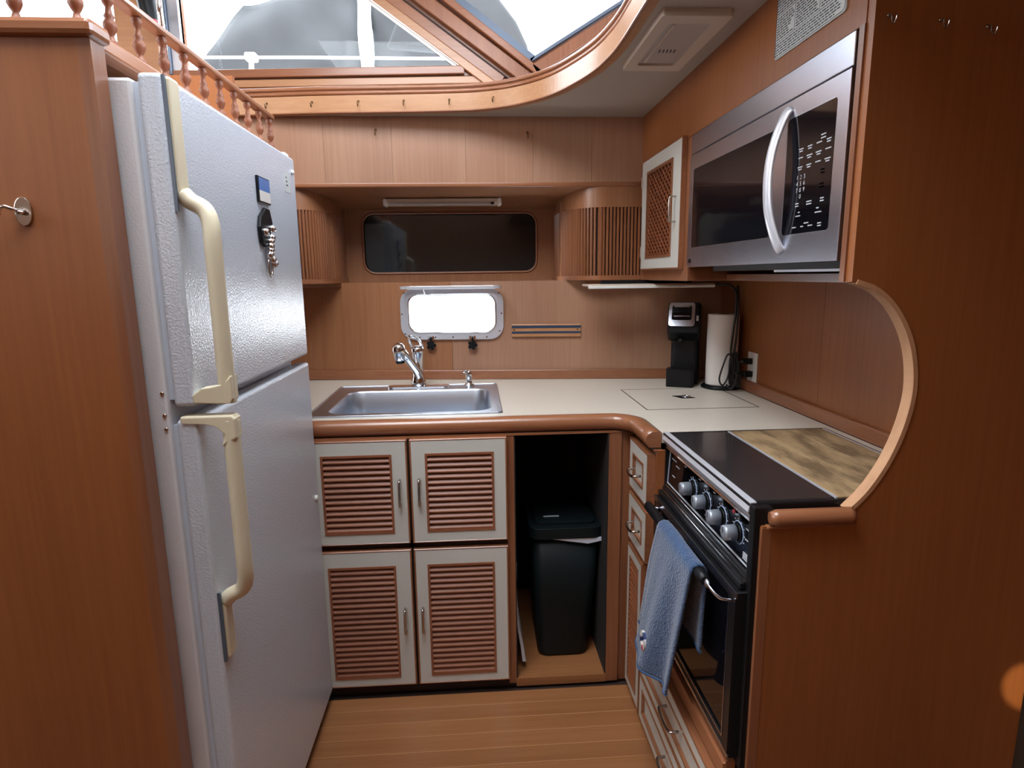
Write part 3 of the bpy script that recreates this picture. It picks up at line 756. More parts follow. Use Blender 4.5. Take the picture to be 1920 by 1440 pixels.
b = B(); plate(b, rrect(.195, .403, 1.94, 2.235, .02, 4), [], 'Z', .508, .518); obj('flap', b, 'binblack', ld, bevel=.004)
obj('flap_catch', box(B(), .225, .280, 1.985, 1.992, .5185, .5205), 'print', ld)
b = B(); plate(b, [(.245, .4695), (.417, .4695), (.417, .458), (.370, .449)], [], 'Y', 1.908, 1.915)
tag(obj('bin_liner', b, 'bag'), 'white bin bag edge sticking out below the bin lid', 'bag')
b = B(); bp_ = smooth_path([(.122, 1.872, .40), (.121, 1.872, .30), (.128, 1.872, .18), (.142, 1.872, .09), (.150, 1.872, .036)], 4)
for i in range(len(bp_)-1):
    pass
pl = [(p[0], p[2]) for p in bp_]
plate(b, pl+[(p[0]-.003-.010*i/len(pl), p[1]) for i, p in reversed(list(enumerate(pl)))], [], 'Y', 1.875, 2.10)
tag(obj('folded_paper_bag', b, 'bag'), 'flat white paper bag leaning between the bin and cabinet side', 'bag')

# --- drawer unit in the corner and under the stove
XD = .503
du = thing('drawer_cabinet', 'teak corner cabinet with white drawers and a narrow louvred door', 'cabinet', (.6, 1.6, FZ))
obj('face_frame', plate(B(), [(1.612, FZ), (1.832, FZ), (1.832, .861), (1.612, .861)], [], 'X', XD+.002, XD+.022), 'trim_z', du)
obj('side_panel', box(B(), XD+.003, .99, 1.603, 1.613, FZ, CZ-.05), 'panel', du)
obj('top_rail', box(B(), XD-.006, XD+.02, 1.608, 1.80, .8605, .8665), 'trim_y', du, bevel=.002)
obj('lower_frame', box(B(), XD+.002, XD+.022, 1.070, 1.612, FZ, .345), 'trim_y', du)
obj('lower_rail', box(B(), XD-.004, XD+.004, 1.072, 1.612, .297, .34), 'trim_y', du, bevel=.002)
def front(parent, y0, y1, z0, z1, inset, hy, hz, hl, horiz, label=None, name='drawer', louvre=0):
    xf = XD-.020
    g = obj(name, plate(B(), [(y0+.005, z0+.005), (y1-.005, z0+.005), (y1-.005, z1-.005), (y0+.005, z1-.005)], [[(y0+inset, z0+inset*1.0), (y1-inset, z0+inset), (y1-inset, z1-inset), (y0+inset, z1-inset)]], 'X', xf, XD), 'doorwhite', parent)
    if label: g['label'] = label
    obj('drawer_edging', plate(B(), [(y0, z0), (y1, z0), (y1, z1), (y0, z1)], [[(y0+.005, z0+.005), (y1-.005, z0+.005), (y1-.005, z1-.005), (y0+.005, z1-.005)]], 'X', xf-.0005, XD+.002), 'trim_y', g)
    a0, a1, c0, c1 = y0+inset, y1-inset, z0+inset, z1-inset
    obj('inner_bead', plate(B(), [(a0-.002, c0-.002), (a1+.002, c0-.002), (a1+.002, c1+.002), (a0-.002, c1+.002)], [[(a0+.005, c0+.005), (a1-.005, c0+.005), (a1-.005, c1-.005), (a0+.005, c1-.005)]], 'X', xf-.002, XD-.004), 'trim_y', g)
    obj('inner_panel', box(B(), xf+.007, xf+.011, a0, a1, c0, c1), 'dark' if louvre else 'doorwhite', g)
    if louvre:
        pitch = (c1-c0-.01)/louvre; f0 = None
        for i in range(louvre):
            zc_ = c0+.005+pitch/2; h = pitch*.46
            if f0 is None: f0 = obj('slat', plate(B(), [(xf-.001, zc_-h), (xf+.003, zc_-h), (xf+.008, zc_+h), (xf+.005, zc_+h), (xf-.001, zc_-h*.4)], [], 'Y', a0+.003, a1-.003), 'slat_y', g)
            else: shifted(f0, (0, 0, pitch*i), g)
    if hl:
        x = xf
        if horiz: pts = [(x, hy+hl, hz), (x-.018, hy+hl, hz-.001), (x-.024, hy+hl*.8, hz-.003), (x-.026, hy, hz-.006), (x-.024, hy-hl*.8, hz-.003), (x-.018, hy-hl, hz-.001), (x, hy-hl, hz)]
        else: pts = [(x, hy, hz+hl), (x-.018, hy, hz+hl), (x-.024, hy, hz+hl*.8), (x-.024, hy, hz-hl*.8), (x-.018, hy, hz-hl), (x, hy, hz-hl)]
        bow('handle', pts, .0042, 'nickel', g)
    return g
# face coordinates (y, z) -> plate axis X
front(du, 1.618, 1.815, .690, .850, .042, 1.716, .765, .036, True, 'top drawer under the worktop corner')
front(du, 1.618, 1.815, .515, .672, .042, 1.716, .590, .036, True, 'second drawer under the worktop corner')
front(du, 1.650, 1.815, .0, .495, .034, 1.667, .27, 0, False, 'narrow louvred door', name='door', louvre=24)
front(du, 1.078, 1.640, .150, .292, .034, 1.335, .232, .046, True, 'wide drawer under the oven')
front(du, 1.078, 1.640, -.005, .142, .034, 1.335, .078, .046, True, 'wide drawer at the floor')

# ================================================================== STOVE
RX = .533
st = thing('stove', 'built-in stove with black glass oven door and four grey knobs', 'stove', (.76, 1.33, .34))
Y0, Y1 = 1.072, 1.600
obj('body', box(B(), .548, .99, Y0, Y1, .345, .898), 'enamel', st)
obj('top_frame', plate(B(), [(.522, Y0-.004), (.993, Y0-.004), (.993, 1.609), (.522, 1.609)], [[(.535, Y0+.008), (.979, Y0+.008), (.979, 1.594), (.535, 1.594)]], 'Z', .893, .9175), 'enamel', st, bevel=.003)
obj('top_edge', plate(B(), [(.519, .900), (.524, .9185), (.536, .9195), (.536, .900)], [], 'Y', Y0-.003, 1.607), 'alu', st)
obj('cover_lid', box(B(), .5365, .701, Y0+.009, 1.593, .900, .9185), 'cooktop', st, bevel=.003)
obj('lid_hinge', box(B(), .7015, .7055, Y0+.009, 1.593, .902, .9195), 'alu', st)
obj('side_rail', box(B(), .976, .979, Y0+.01, 1.592, .904, .9205), 'alu', st)
cbd = thing('cutting_board', '', '', (.84, 1.33, .902))
for a, b_ in ((.7065, .792), (.7925, .884), (.8845, .9755)):
    obj('plank', box(B(), a, b_, Y0+.010, 1.592, .902, .9195), 'board', cbd, bevel=.0015)
tag(cbd, 'worn wooden cutting board set into the stove top', 'cutting board')
# front: steel slope, control panel
obj('front_slope', plate(B(), [(.519, .900), (.530, .882), (.545, .882), (.545, .900)], [], 'Y', Y0-.002, 1.606), 'alu', st)
obj('front_trim', plate(B(), [(.527, .877), (.529, .881), (.548, .881), (.548, .877)], [], 'Y', Y0, 1.60), 'chrome', st)
obj('side_trim', box(B(), .5235, .560, Y0-.022, Y0-.001, .340, .915), 'enamel', st, bevel=.002)
obj('side_trim', box(B(), .528, .560, 1.596, 1.606, .745, .895), 'enamel', st)
cp = obj('control_panel', plate(B(), [(.534, .772), (.540, .874), (.552, .874), (.552, .772)], [], 'Y', Y0+.003, 1.592), 'blackglass', st)
fr_ = plate(B(), [(Y0+.004, .774), (1.591, .774), (1.591, .873), (Y0+.004, .873)], [[(Y0+.007, .777), (1.588, .777), (1.588, .870), (Y0+.007, .870)]], 'X', .532, .535)
for v in fr_.verts: v.co.x += (v.co.z-.772)*.06
obj('panel_border', fr_, 'alu', cp)
for i, y in enumerate((1.402, 1.312, 1.222, 1.140)):
    z = .826
    k = B(); lathe(k, [(.017, 0), (.0165, .020), (.0155, .024), (.008, .0255)], (.528, y, z), (-1, 0, 0), 22)
    kn = obj('knob', k, 'knob', st)
    k = B(); tube(k, [(.5365, y+.0235*math.cos(2*PI*a/24), z+.0235*math.sin(2*PI*a/24)) for a in range(24)], .0016, 5, closed=True); obj('dial_ring', k, 'knobring', kn)
    k = B(); lathe(k, [(.0195, 0), (.0185, .004)], (.536, y, z), (-1, 0, 0), 22); obj('knob_base', k, 'black', kn)
    obj('knob_mark', box(B(), .5017, .5025, y-.0012, y+.0012, z, z+.013), 'chrome', kn)
    k = B()
    for a in range(9):
        t_ = 2*PI*(a/12)-.6
        c_ = Vector((.5362, y+.0285*math.cos(t_), z+.0285*math.sin(t_)))
        box(k, c_.x-.0006, c_.x, c_.y-.0028, c_.y+.0028, c_.z-.0008, c_.z+.0008)
    obj('dial_marks', k, 'print', kn, kind='stuff')
k = B()
for y, z, w_ in ((1.55, .853, .018), (1.52, .842, .014), (1.545, .808, .010), (1.465, .862, .006), (1.365, .862, .006), (1.275, .862, .006), (1.40, .792, .007), (1.31, .792, .007), (1.22, .792, .007), (1.095, .848, .014), (1.10, .826, .008)):
    box(k, .5345, .5352, y-w_, y+w_, z-.0012, z+.0012)
for j in range(4): box(k, .533, .5345, 1.085, 1.108, .785+j*.004, .787+j*.004)
for v in k.verts: v.co.x += (v.co.z-.80)*.05-.0002
obj('panel_lettering', k, 'print', cp, kind='stuff')
k = B(); lathe(k, [(.005, 0), (.004, .003)], (.537, 1.165, .862), (-1, 0, 0), 10); obj('indicator_lamp', k, 'red', cp)
# stepped mouldings between panel and door
for i, (x, z0, z1, m_) in enumerate(((.529, .763, .770, 'chrome'), (.524, .757, .762, 'enamel'), (.519, .752, .7565, 'chrome'), (.512, .738, .751, 'enamel'))):
    obj('moulding', box(B(), x, .55, Y0-.004, 1.606, z0, z1), m_, st, bevel=.001, seg=1)
od = obj('oven_door', plate(B(), [(Y0-.012, .362), (1.610, .362), (1.610, .735), (Y0-.012, .735)], [[(Y0+.022, .392), (1.575, .392), (1.575, .715), (Y0+.022, .715)]], 'X', .503, .545), 'enamel', st, bevel=.002)
obj('door_glass', box(B(), .506, .512, Y0+.02, 1.577, .39, .717), 'blackglass', od)
obj('door_trim', box(B(), .5005, .504, Y0-.012, 1.61, .722, .734), 'steel', od)
obj('door_trim', box(B(), .501, .504, Y0-.012, 1.61, .362, .372), 'steel', od)
obj('door_trim', box(B(), .5005, .504, Y0-.012, Y0+.010, .372, .722), 'enamel', od)
obj('glass_edge', plate(B(), [(Y0+.018, .388), (1.579, .388), (1.579, .719), (Y0+.018, .719)], [[(Y0+.022, .392), (1.575, .392), (1.575, .715), (Y0+.022, .715)]], 'X', .5012, .504), 'steel', od)
hb = B(); tube(hb, [(.462, 1.530, .735), (.460, 1.522, .735), (.460, 1.14, .735), (.460, 1.112, .735)], [.010, .0125, .0125, .010], 14)
obj('handle', hb, 'black', od)
for ya_, yb_ in ((1.112, 1.075), (1.525, 1.555)):
    hb = B(); tube(hb, smooth_path([(.460, ya_, .735), (.462, (ya_+yb_)/2, .730), (.475, yb_, .718), (.503, yb_+(0 if yb_ > 1.3 else -.002), .712)], 4), [.009]*3+[.004]*10, 10, flat=.6)
    obj('handle_bracket', hb, 'steel', od)

# dish towel over the oven handle
def towel():
    b = B(); nu, nv = 26, 54
    bar = Vector((.460, 0, .735)); R = .0165
    rows = []
    for j in range(nv+1):
        v = j/nv     # 0 back hem ... top ... 1 front hem
        row = []
        for i in range(nu+1):
            u = i/nu  # 0 far end (larger y) .. 1 near end
            Lb, Lf = .205, .372
            tot = Lb+PI*R+Lf; s = v*tot
            ytop = 1.385-.235*u
            fold = .006*math.sin(u*9+.5)+.004*math.sin(u*17+1)
            if s < Lb:
                q = (Lb-s)/Lb
                x = .460+R+.004*q+fold*.4*q; z = .735-(Lb-s)*(.98)
                y = ytop+.020*q+.015*q*(1-u)
                x = min(x, .494)
            elif s < Lb+PI*R:
                a = (s-Lb)/R
                x = .460+R*math.cos(a); z = .735+R*math.sin(a)+.003*math.sin(u*6)*math.sin(a); y = ytop
            else:
                q = (s-Lb-PI*R)/Lf
                x = .460-R-.012*q+fold*2.0*q
                # the front flap swings towards the far side and its near corner hangs lower
                y = ytop+.150*q*(1-u)+.075*q*u
                z = .735-(s-Lb-PI*R)*(.93+.10*math.sin(u*PI*.8)-.06*u)
                y += .012*math.sin(q*5)*(1-u)*.6
                x -= .030*math.sin(u*PI)*q*.6
            row.append(b.verts.new((x, y, z)))
        rows.append(row)
    for j in range(nv):
        for i in range(nu):
            f = b.faces.new((rows[j][i], rows[j][i+1], rows[j+1][i+1], rows[j+1][i])); f.smooth = True
    return b, rows
tb, rows = towel()
hem = [r.co.copy() for r in rows[-1]]; hem2 = [r.co.copy() for r in rows[0]]
emb_c = rows[-8][13].co.copy()
tw = obj('dish_towel', tb, 'terry')
md = tw.modifiers.new('thick', 'SOLIDIFY'); md.thickness = .005; md.offset = 0
tag(tw, 'blue terry dish towel with a lifebuoy emblem hanging over the oven handle', 'towel')
for hm in (hem, hem2):
    b = B(); tube(b, hm, .0045, 8); obj('hem', b, 'terryhem', tw)
ex, ey, ez = emb_c
n_ = 28
for k_ in range(8):
    b = B(); a0 = 2*PI*k_/8+.2; a1 = a0+2*PI/8
    pts = []
    for t_ in range(5):
        a = a0+(a1-a0)*t_/4; pts.append((ey+.021*math.cos(a), ez+.025*math.sin(a)))
    for t_ in range(5):
        a = a1-(a1-a0)*t_/4; pts.append((ey+.011*math.cos(a), ez+.013*math.sin(a)))
    plate(b, pts, [], 'X', ex-.0085, ex-.002)
    obj('lifebuoy_emblem', b, ['white', 'white', 'navy', 'white', 'white', 'red', 'white', 'navy'][k_], tw)

# ================================================================== MICROWAVE
mw_ = thing('microwave', 'stainless steel over-range microwave with curved handle', 'microwave', (.85, 1.48, 1.37))
XM = .668
my0, my1 = 1.082, 1.872
obj('body', box(B(), XM+.02, 1.03, my0, my1, 1.378, 1.764), 'enamel', mw_)
obj('vent_strip', box(B(), XM-.002, XM+.03, my0, my1, 1.708, 1.766), 'steel', mw_, bevel=.002)
# door/front frame with two glass openings
dfr = plate(B(), [(my0, 1.376), (my1, 1.376), (my1, 1.705), (my0, 1.705)], [rrect(1.350, 1.842, 1.434, 1.662, .006, 3), rrect(1.118, 1.292, 1.434, 1.668, .008, 3)], 'X', XM-.004, XM+.022)
fd = obj('front_frame', dfr, 'steel', mw_, bevel=.0025)
obj('window_glass', plate(B(), rrect(1.348, 1.844, 1.432, 1.664, .006, 3), [], 'X', XM-.0030, XM+.008), 'blackglass', fd)
kp = obj('control_panel', plate(B(), rrect(1.116, 1.294, 1.432, 1.670, .008, 3), [], 'X', XM-.0035, XM+.008), 'blackglass', mw_)
k = B(); rnd = random.Random(3)
def dash(y, z, w_, h=.0011): box(k, XM-.0044, XM-.0034, y-w_, y+w_, z-h, z+h)
for z in (1.612, 1.606): dash(1.155, z, .008)
for zz, rowsn in ((1.600, 4), (1.583, 4), (1.565, 4)):
    for c_ in range(4):
        y = 1.232-c_*.032
        dash(y, zz, .007+.003*rnd.random()); 
        if rnd.random() > .4: dash(y, zz-.0045, .006)
for y in (1.150, 1.150): dash(y, 1.548, .006); dash(y, 1.542, .006); dash(y, 1.522, .007); dash(y, 1.516, .008)
for zz in (1.494, 1.489): dash(1.235, zz, .006); dash(1.19, zz, .009); dash(1.145, zz+.001, .006)
dash(1.225, 1.476, .003); dash(1.228, 1.469, .009); dash(1.158, 1.478, .004); dash(1.155, 1.470, .011)
dash(1.195, 1.453, .008); dash(1.24, 1.447, .007); dash(1.21, 1.447, .005); dash(1.18, 1.447, .008); dash(1.148, 1.449, .006); dash(1.148, 1.444, .006)
obj('panel_lettering', k, 'print', kp, kind='stuff')
def text(name, s_, loc, size, m_, parent, rot):
    c = bpy.data.curves.new(name, 'FONT'); c.body = s_; c.size = size; c.extrude = .0002; c.align_x = 'LEFT'
    t_ = bpy.data.objects.new(name, c); COL.objects.link(t_); bpy.context.view_layer.update()
    me = bpy.data.meshes.new_from_object(t_.evaluated_get(bpy.context.evaluated_depsgraph_get()))
    bpy.data.objects.remove(t_)
    o = bpy.data.objects.new(name, me); COL.objects.link(o); me.materials.clear(); me.materials.append(M[m_])
    me.transform(Matrix.Translation(loc) @ Matrix.Rotation(-PI/2, 4, 'Z') @ Matrix.Rotation(PI/2, 4, 'X'))
    o.parent = parent; o.matrix_parent_inverse = parent_inv(parent); o['kind'] = 'stuff'
    return o
text('keypad_digits', '1  2  3\n4  5  6\n7  8  9\n    0', (XM-.0038, 1.243, 1.541), .0125, 'print', kp, None)
hb = B(); pth = smooth_path([(XM-.003, 1.292, 1.690), (XM-.014, 1.296, 1.680), (XM-.030, 1.304, 1.645), (XM-.042, 1.310, 1.60), (XM-.046, 1.312, 1.550), (XM-.042, 1.310, 1.495), (XM-.030, 1.304, 1.450), (XM-.014, 1.296, 1.412), (XM-.003, 1.292, 1.400)], 5)
tube(hb, [Vector((XM-.003+(p.x-XM+.003)*.72, p.y-.006, p.z)) for p in pth], .0055, 12, flat=2.6, upv=(-1, 0, 0)); obj('handle', hb, 'alu', mw_, label='curved pale metal handle')
obj('badge', box(B(), XM-.0055, XM-.0035, 1.838, 1.853, 1.388, 1.400), 'enamel', mw_)
for y in (.0,):
    obj('underside_vent', box(B(), XM+.012, 1.02, my0+.01, 1.70, 1.362, 1.377), 'black', mw_, bevel=.002)
    obj('underside_lamp', box(B(), XM+.03, XM+.09, 1.10, 1.38, 1.357, 1.362), 'alu', mw_)
struct('trim_7', box(B(), .80, 1.032, 1.066, 1.884, 1.333, 1.352), 'trim_y')
struct('trim_8', box(B(), .676, .70, 1.874, 1.885, 1.376, 1.766), 'trim_z')

# placard
pc = thing('instruction_placard', 'white printed instruction placard above the microwave', 'placard', (.668, 1.245, 1.812))
pz0, pz1, pyn, pyf = 1.810, 1.940, 1.119, 1.375
obj('plate', plate(B(), rrect(pyn, pyf, pz0, pz1, .008, 4), [], 'X', .6665, .670), 'sticker', pc)
k = B(); bd = rrect(pyn+.003, pyf-.001, pz0+.003, pz1-.003, .008, 4)
tube(k, [(.6664, p[0], p[1]) for p in bd], .0007, 4, closed=True)
def ln_(y0, y1, z0, z1): box(k, .6660, .6666, y0, y1, z0, z1)
ln_(pyn+.003, pyf-.001, 1.8435, 1.8445); ln_(pyn+.003, pyf-.001, 1.896, 1.897)
ln_(1.297, 1.2978, 1.8445, 1.896); ln_(1.205, 1.2058, 1.8445, 1.896)
obj('border_lines', k, 'ink', pc, kind='stuff')
k = B(); rnd = random.Random(5)
z = 1.818
while z < 1.936:
    if abs(z-1.844) < .003 or abs(z-1.8965) < .003: z += .0052; continue
    cols = [(1.372, 1.125)] if z < 1.842 or z > 1.899 else [(1.370, 1.300), (1.292, 1.210), (1.200, 1.128)]
    for a, c_ in cols:
        end = c_+(a-c_)*rnd.choice([0, .05, .1, .3]); y = a
        while y > end+.006:
            w_ = min(rnd.uniform(.004, .016), y-end)
            ln_(y-w_, y, z-.0011, z+.0011); y -= w_+.003
    z += .0052
obj('lettering', k, 'ink', pc, kind='stuff')

# ceiling lamp
cl = thing('ceiling_lamp', 'cream rectangular ceiling lamp with small dark slots', 'lamp', (.525, 1.66, 1.955))
lx0, lx1, ly0, ly1 = .445, .612, 1.475, 1.852
obj('frame', plate(B(), rrect(lx0, lx1, ly0, ly1, .006, 3), [rrect(lx0+.030, lx1-.030, ly0+.045, ly1-.045, .01, 4)], 'Z', 1.938, 1.956), 'lampcream', cl, bevel=.006, seg=3)
obj('lens', box(B(), lx0+.028, lx1-.028, ly0+.043, ly1-.043, 1.944, 1.950), 'lamplens', cl)
obj('lens_ridge', box(B(), lx0+.045, lx0+.052, ly0+.06, ly1-.06, 1.940, 1.9445), 'lampcream', cl, bevel=.002)
for i in range(5):
    obj('slot', plate(B(), [(.508+i*.010, 1.700), (.512+i*.010, 1.700), (.515+i*.010, 1.722), (.511+i*.010, 1.722)], [], 'Z', 1.9432, 1.9442), 'ink', cl)

# ================================================================== REFRIGERATOR
FX = -.496
rf = thing('refrigerator', 'white top-freezer refrigerator with cream handles', 'refrigerator', (-.85, 1.43, FZ))
obj('cabinet', box(B(), -1.23, -.545, 1.074, 1.800, .02, 1.680), 'fridge_side', rf, bevel=.006)
for nm, z0, z1, lab in (('freezer_door', 1.135, 1.687, 'upper freezer door'), ('fridge_door', .020, 1.112, 'lower door')):
    d = obj(nm, box(B(), FX-.038, FX, 1.070, 1.802, z0, z1), 'fridge', rf, bevel=.008, seg=4, label=lab)
    obj('gasket', box(B(), FX-.049, FX-.038, 1.082, 1.79, z0+.012, z1-.012), 'gasket', d)
obj('hinge_cap', box(B(), FX-.06, FX-.01, 1.755, 1.79, 1.687, 1.697), 'white', rf, bevel=.003)
k = B(); lathe(k, [(.02, 0), (.018, .0015)], (FX-.018, 1.10, 1.112), (0, 0, 1), 16); obj('hinge_bushing', k, 'black', rf)
for y, z in ((1.768, 1.645),):
    k = B(); lathe(k, [(.007, 0), (.006, .006), (.002, .008)], (FX, y, z), (1, 0, 0), 12); obj('door_plug', k, 'white', rf)
k = B(); lathe(k, [(.009, 0), (.008, .006), (.002, .008)], (FX, 1.765, .70), (1, 0, 0), 12); obj('door_plug', k, 'white', rf)
for z in (1.16, 1.12, 1.095):
    k = B(); lathe(k, [(.004, 0), (.003, .002)], (-.553, 1.074, z), (0, -1, 0), 8); obj('screw', k, 'chrome', rf)
k = B(); lathe(k, [(.012, 0), (.012, .03)], (FX-.03, 1.79, FZ+.003), (0, 0, 1), 12); obj('foot', k, 'black', rf)
obj('foot', box(B(), -1.2, -.56, 1.10, 1.78, FZ, .02), 'black', rf)
# energy sticker
stk = obj('energy_sticker', box(B(), FX, FX+.0008, 1.695, 1.745, 1.585, 1.635), 'sticker', rf)
k = B()
for i in range(3): box(k, FX+.0009, FX+.0013, 1.708, 1.716+.004*i, 1.622-i*.010, 1.625-i*.010)
obj('sticker_print', k, 'ink', rf, kind='stuff')
def frhandle(path, name, parent, flat=1.0):
    b = B(); tube(b, path, .0145, 14, flat=flat, upv=(0, 1, 0)); return obj(name, b, 'cream', parent, label='cream plastic handle')
fz_door = bpy.data.objects['freezer_door']; fr_door = bpy.data.objects['fridge_door']
HX_, HY_ = FX+.052, 1.082
p_ = smooth_path([(FX+.006, 1.094, 1.50), (FX+.018, 1.093, 1.488), (FX+.040, 1.091, 1.474), (FX+.050, 1.086, 1.450), (HX_, HY_, 1.41), (HX_, HY_, 1.30), (HX_, HY_, 1.20), (HX_, HY_, 1.150), (HX_, HY_, 1.140)], 5)
h1 = frhandle(p_, 'handle', fz_door)
b = B(); box(b, FX-.001, FX+.010, 1.079, 1.113, 1.495, 1.684); obj('handle_strip', b, 'cream', h1 if False else fz_door, bevel=.006, seg=3)
b = B(); plate(b, [(FX-.004, 1.142), (FX+.050, 1.139), (HX_+.010, 1.141), (HX_+.0135, 1.148), (HX_+.0135, 1.19), (FX+.050, 1.175), (FX+.030, 1.170), (FX+.012, 1.168), (FX-.004, 1.156)], [], 'Y', 1.068, 1.0965); obj('handle_bracket', b, 'cream', fz_door, bevel=.004, seg=3)
b = B(); box(b, FX-.001, FX+.004, 1.074, 1.079, 1.47, 1.684); obj('chrome_strip', b, 'winframe', fz_door)
p_ = smooth_path([(HX_, HY_, 1.108), (HX_, HY_, 1.095), (HX_, HY_, 1.0), (HX_, HY_, .92), (HX_, HY_, .84), (FX+.050, 1.086, .800), (FX+.040, 1.091, .775), (FX+.018, 1.093, .762), (FX+.006, 1.094, .750)], 5)
frhandle(p_, 'handle', fr_door)
b = B(); box(b, FX-.001, FX+.010, 1.079, 1.113, .635, .752); obj('handle_strip', b, 'cream', fr_door, bevel=.006, seg=3)
b = B(); box(b, FX-.001, FX+.005, 1.074, 1.079, .632, .775); obj('chrome_strip', b, 'winframe', fr_door)
b = B(); plate(b, [(FX-.030, 1.118), (HX_+.008, 1.119), (HX_+.0138, 1.112), (HX_+.0138, 1.075), (HX_-.0145, 1.06), (FX+.044, 1.085), (FX+.030, 1.098), (FX+.010, 1.103), (FX-.030, 1.106)], [], 'Y', 1.068, 1.0965); obj('handle_bracket', b, 'cream', fr_door, bevel=.004, seg=3)

# magnets
mg = thing('square_magnet', 'small square picture magnet in blue and white on the freezer door', 'magnet', (FX, 1.51, 1.55))
obj('frame', box(B(), FX+.0005, FX+.006, 1.472, 1.552, 1.532, 1.592), 'black', mg, bevel=.001)
obj('picture', box(B(), FX+.006, FX+.0068, 1.478, 1.550, 1.560, 1.589), 'bluepic', mg)
obj('picture', box(B(), FX+.006, FX+.0068, 1.478, 1.550, 1.536, 1.560), 'white', mg)
km = thing('trinket_magnet', 'black and silver figure magnet hanging below the square magnet', 'magnet', (FX, 1.50, 1.40))
b = B(); plate(b, [(1.455, 1.475), (1.465, 1.50), (1.50, 1.522), (1.53, 1.520), (1.545, 1.49), (1.52, 1.455), (1.49, 1.43), (1.462, 1.44)], [], 'X', FX+.0005, FX+.010); obj('body', b, 'black', km, bevel=.003)
rnd = random.Random(2)
for i in range(9):
    y = 1.475+rnd.random()*.055; z = 1.475-.011*i*.95
    b = B(); lathe(b, [(.002, -.010), (.007, -.007), (.011, 0), (.007, .007), (.002, .010)], (FX+.011, y, z), (.2, .6, rnd.uniform(-.6, .6)), 10); obj('silver_bead', b, 'chrome', km)
b = B(); tube(b, [(FX+.008, 1.505+.013*math.cos(a*PI/8), 1.385+.022*math.sin(a*PI/8)) for a in range(16)], .003, 6, closed=True); obj('ring', b, 'nickel', km)

# ================================================================== COFFEE MAKER, TOWEL ROLL, CORDS, OUTLET
cm = thing('coffee_maker', 'black single-serve coffee maker with silver top in the counter corner', 'coffee maker', (.845, 2.37, CZ))
ANG = math.radians(-22)
def cmp(name, bm, m_, bevel=.0, **k):
    for v in bm.verts:
        x, y = v.co.x, v.co.y
        v.co.x = .823+x*math.cos(ANG)-y*math.sin(ANG); v.co.y = 2.335+x*math.sin(ANG)+y*math.cos(ANG); v.co.z += CZ
    return obj(name, bm, m_, cm, bevel=bevel, seg=3, **k)
b = B(); box(b, -.048, .048, -.035, .10, 0, .022); cmp('base', b, 'black', .006)
b = B(); plate(b, rrect(-.055, .050, -.062, .015, .012, 4), [], 'Z', .0, .068); cmp('drip_tray', b, 'black', .003)
b = B(); plate(b, rrect(-.045, .040, -.052, .005, .008, 4), [], 'Z', .068, .071); cmp('drip_grate', b, 'enamel')
b = B(); plate(b, rrect(-.044, .065, .015, .125, .02, 4), [], 'Z', .0, .32); cmp('column', b, 'black', .006)
b = B(); plate(b, [(-.020, .328), (.045, .328), (.10, .320), (.125, .29), (.125, .19), (.02, .175), (-.01, .185), (-.055, .215), (-.062, .238)], [], 'X', -.056, .066); cmp('head', b, 'black', .010)
# silver bezel lies on the sloped front of the head
def slope(pts, holes, t0, t1):
    b = plate(B(), pts, holes, 'Z', t0, t1)
    for v in b.verts:
        u, w_, t_ = v.co.x, v.co.y, v.co.z
        v.co = Vector((u, -.060-.0*w_+ (w_)*.42-t_*.9, .238+w_*.82+t_*.42))
    return b
cmp('silver_bezel', slope(rrect(-.052, .046, 0, .108, .012, 5), [rrect(-.040, .034, .028, .094, .008, 4)], .002, .008), 'steel', .001)
cmp('pod_lid', slope(rrect(-.040, .034, .028, .094, .008, 4), [], .001, .004), 'blackglass')
b = slope(rrect(-.032, .026, .086, .094, .003, 3), [], .006, .010); cmp('lid_grip', b, 'steel')
b = slope(rrect(-.034, .028, .044, .048, .001, 2), [], .004, .008); cmp('lid_line', b, 'steel')
b = B(); box(b, .052, .060, -.0605, -.0585, .262, .282); cmp('power_switch', b, 'print')
b = B(); lathe(b, [(.012, 0), (.010, -.015)], (-.005, -.02, .19), (0, 0, 1), 12); cmp('spout', b, 'enamel')

pr = thing('paper_towel_roll', 'white paper towel roll on a black upright holder', 'paper towels', (.957, 2.262, CZ))
b = B(); lathe(b, [(.074, 0), (.074, .008), (.068, .014)], (.957, 2.262, CZ), (0, 0, 1), 28); obj('holder_base', b, 'black', pr)
b = B(); lathe(b, [(.020, .0), (.0580, .0), (.0585, .004), (.0585, .268), (.057, .272), (.020, .272)], (.957, 2.262, CZ+.015), (0, 0, 1), 36); obj('roll', b, 'paper', pr)
b = B(); lathe(b, [(.0195, .265), (.0195, .2735)], (.957, 2.262, CZ+.015), (0, 0, 1), 20); obj('core', b, 'brass', pr)

ou = thing('wall_outlet', 'white double wall outlet on the right wall', 'outlet', (1.03, 2.15, 1.0))
obj('cover_plate', box(B(), 1.0265, 1.032, 2.115, 2.188, .950, 1.065), 'white', ou, bevel=.002)
for z in (1.032, .985):
    k = B(); plate(k, rrect(2.134, 2.169, z-.014, z+.014, .008, 4), [], 'X', 1.0255, 1.0268); obj('socket', k, 'white', ou)
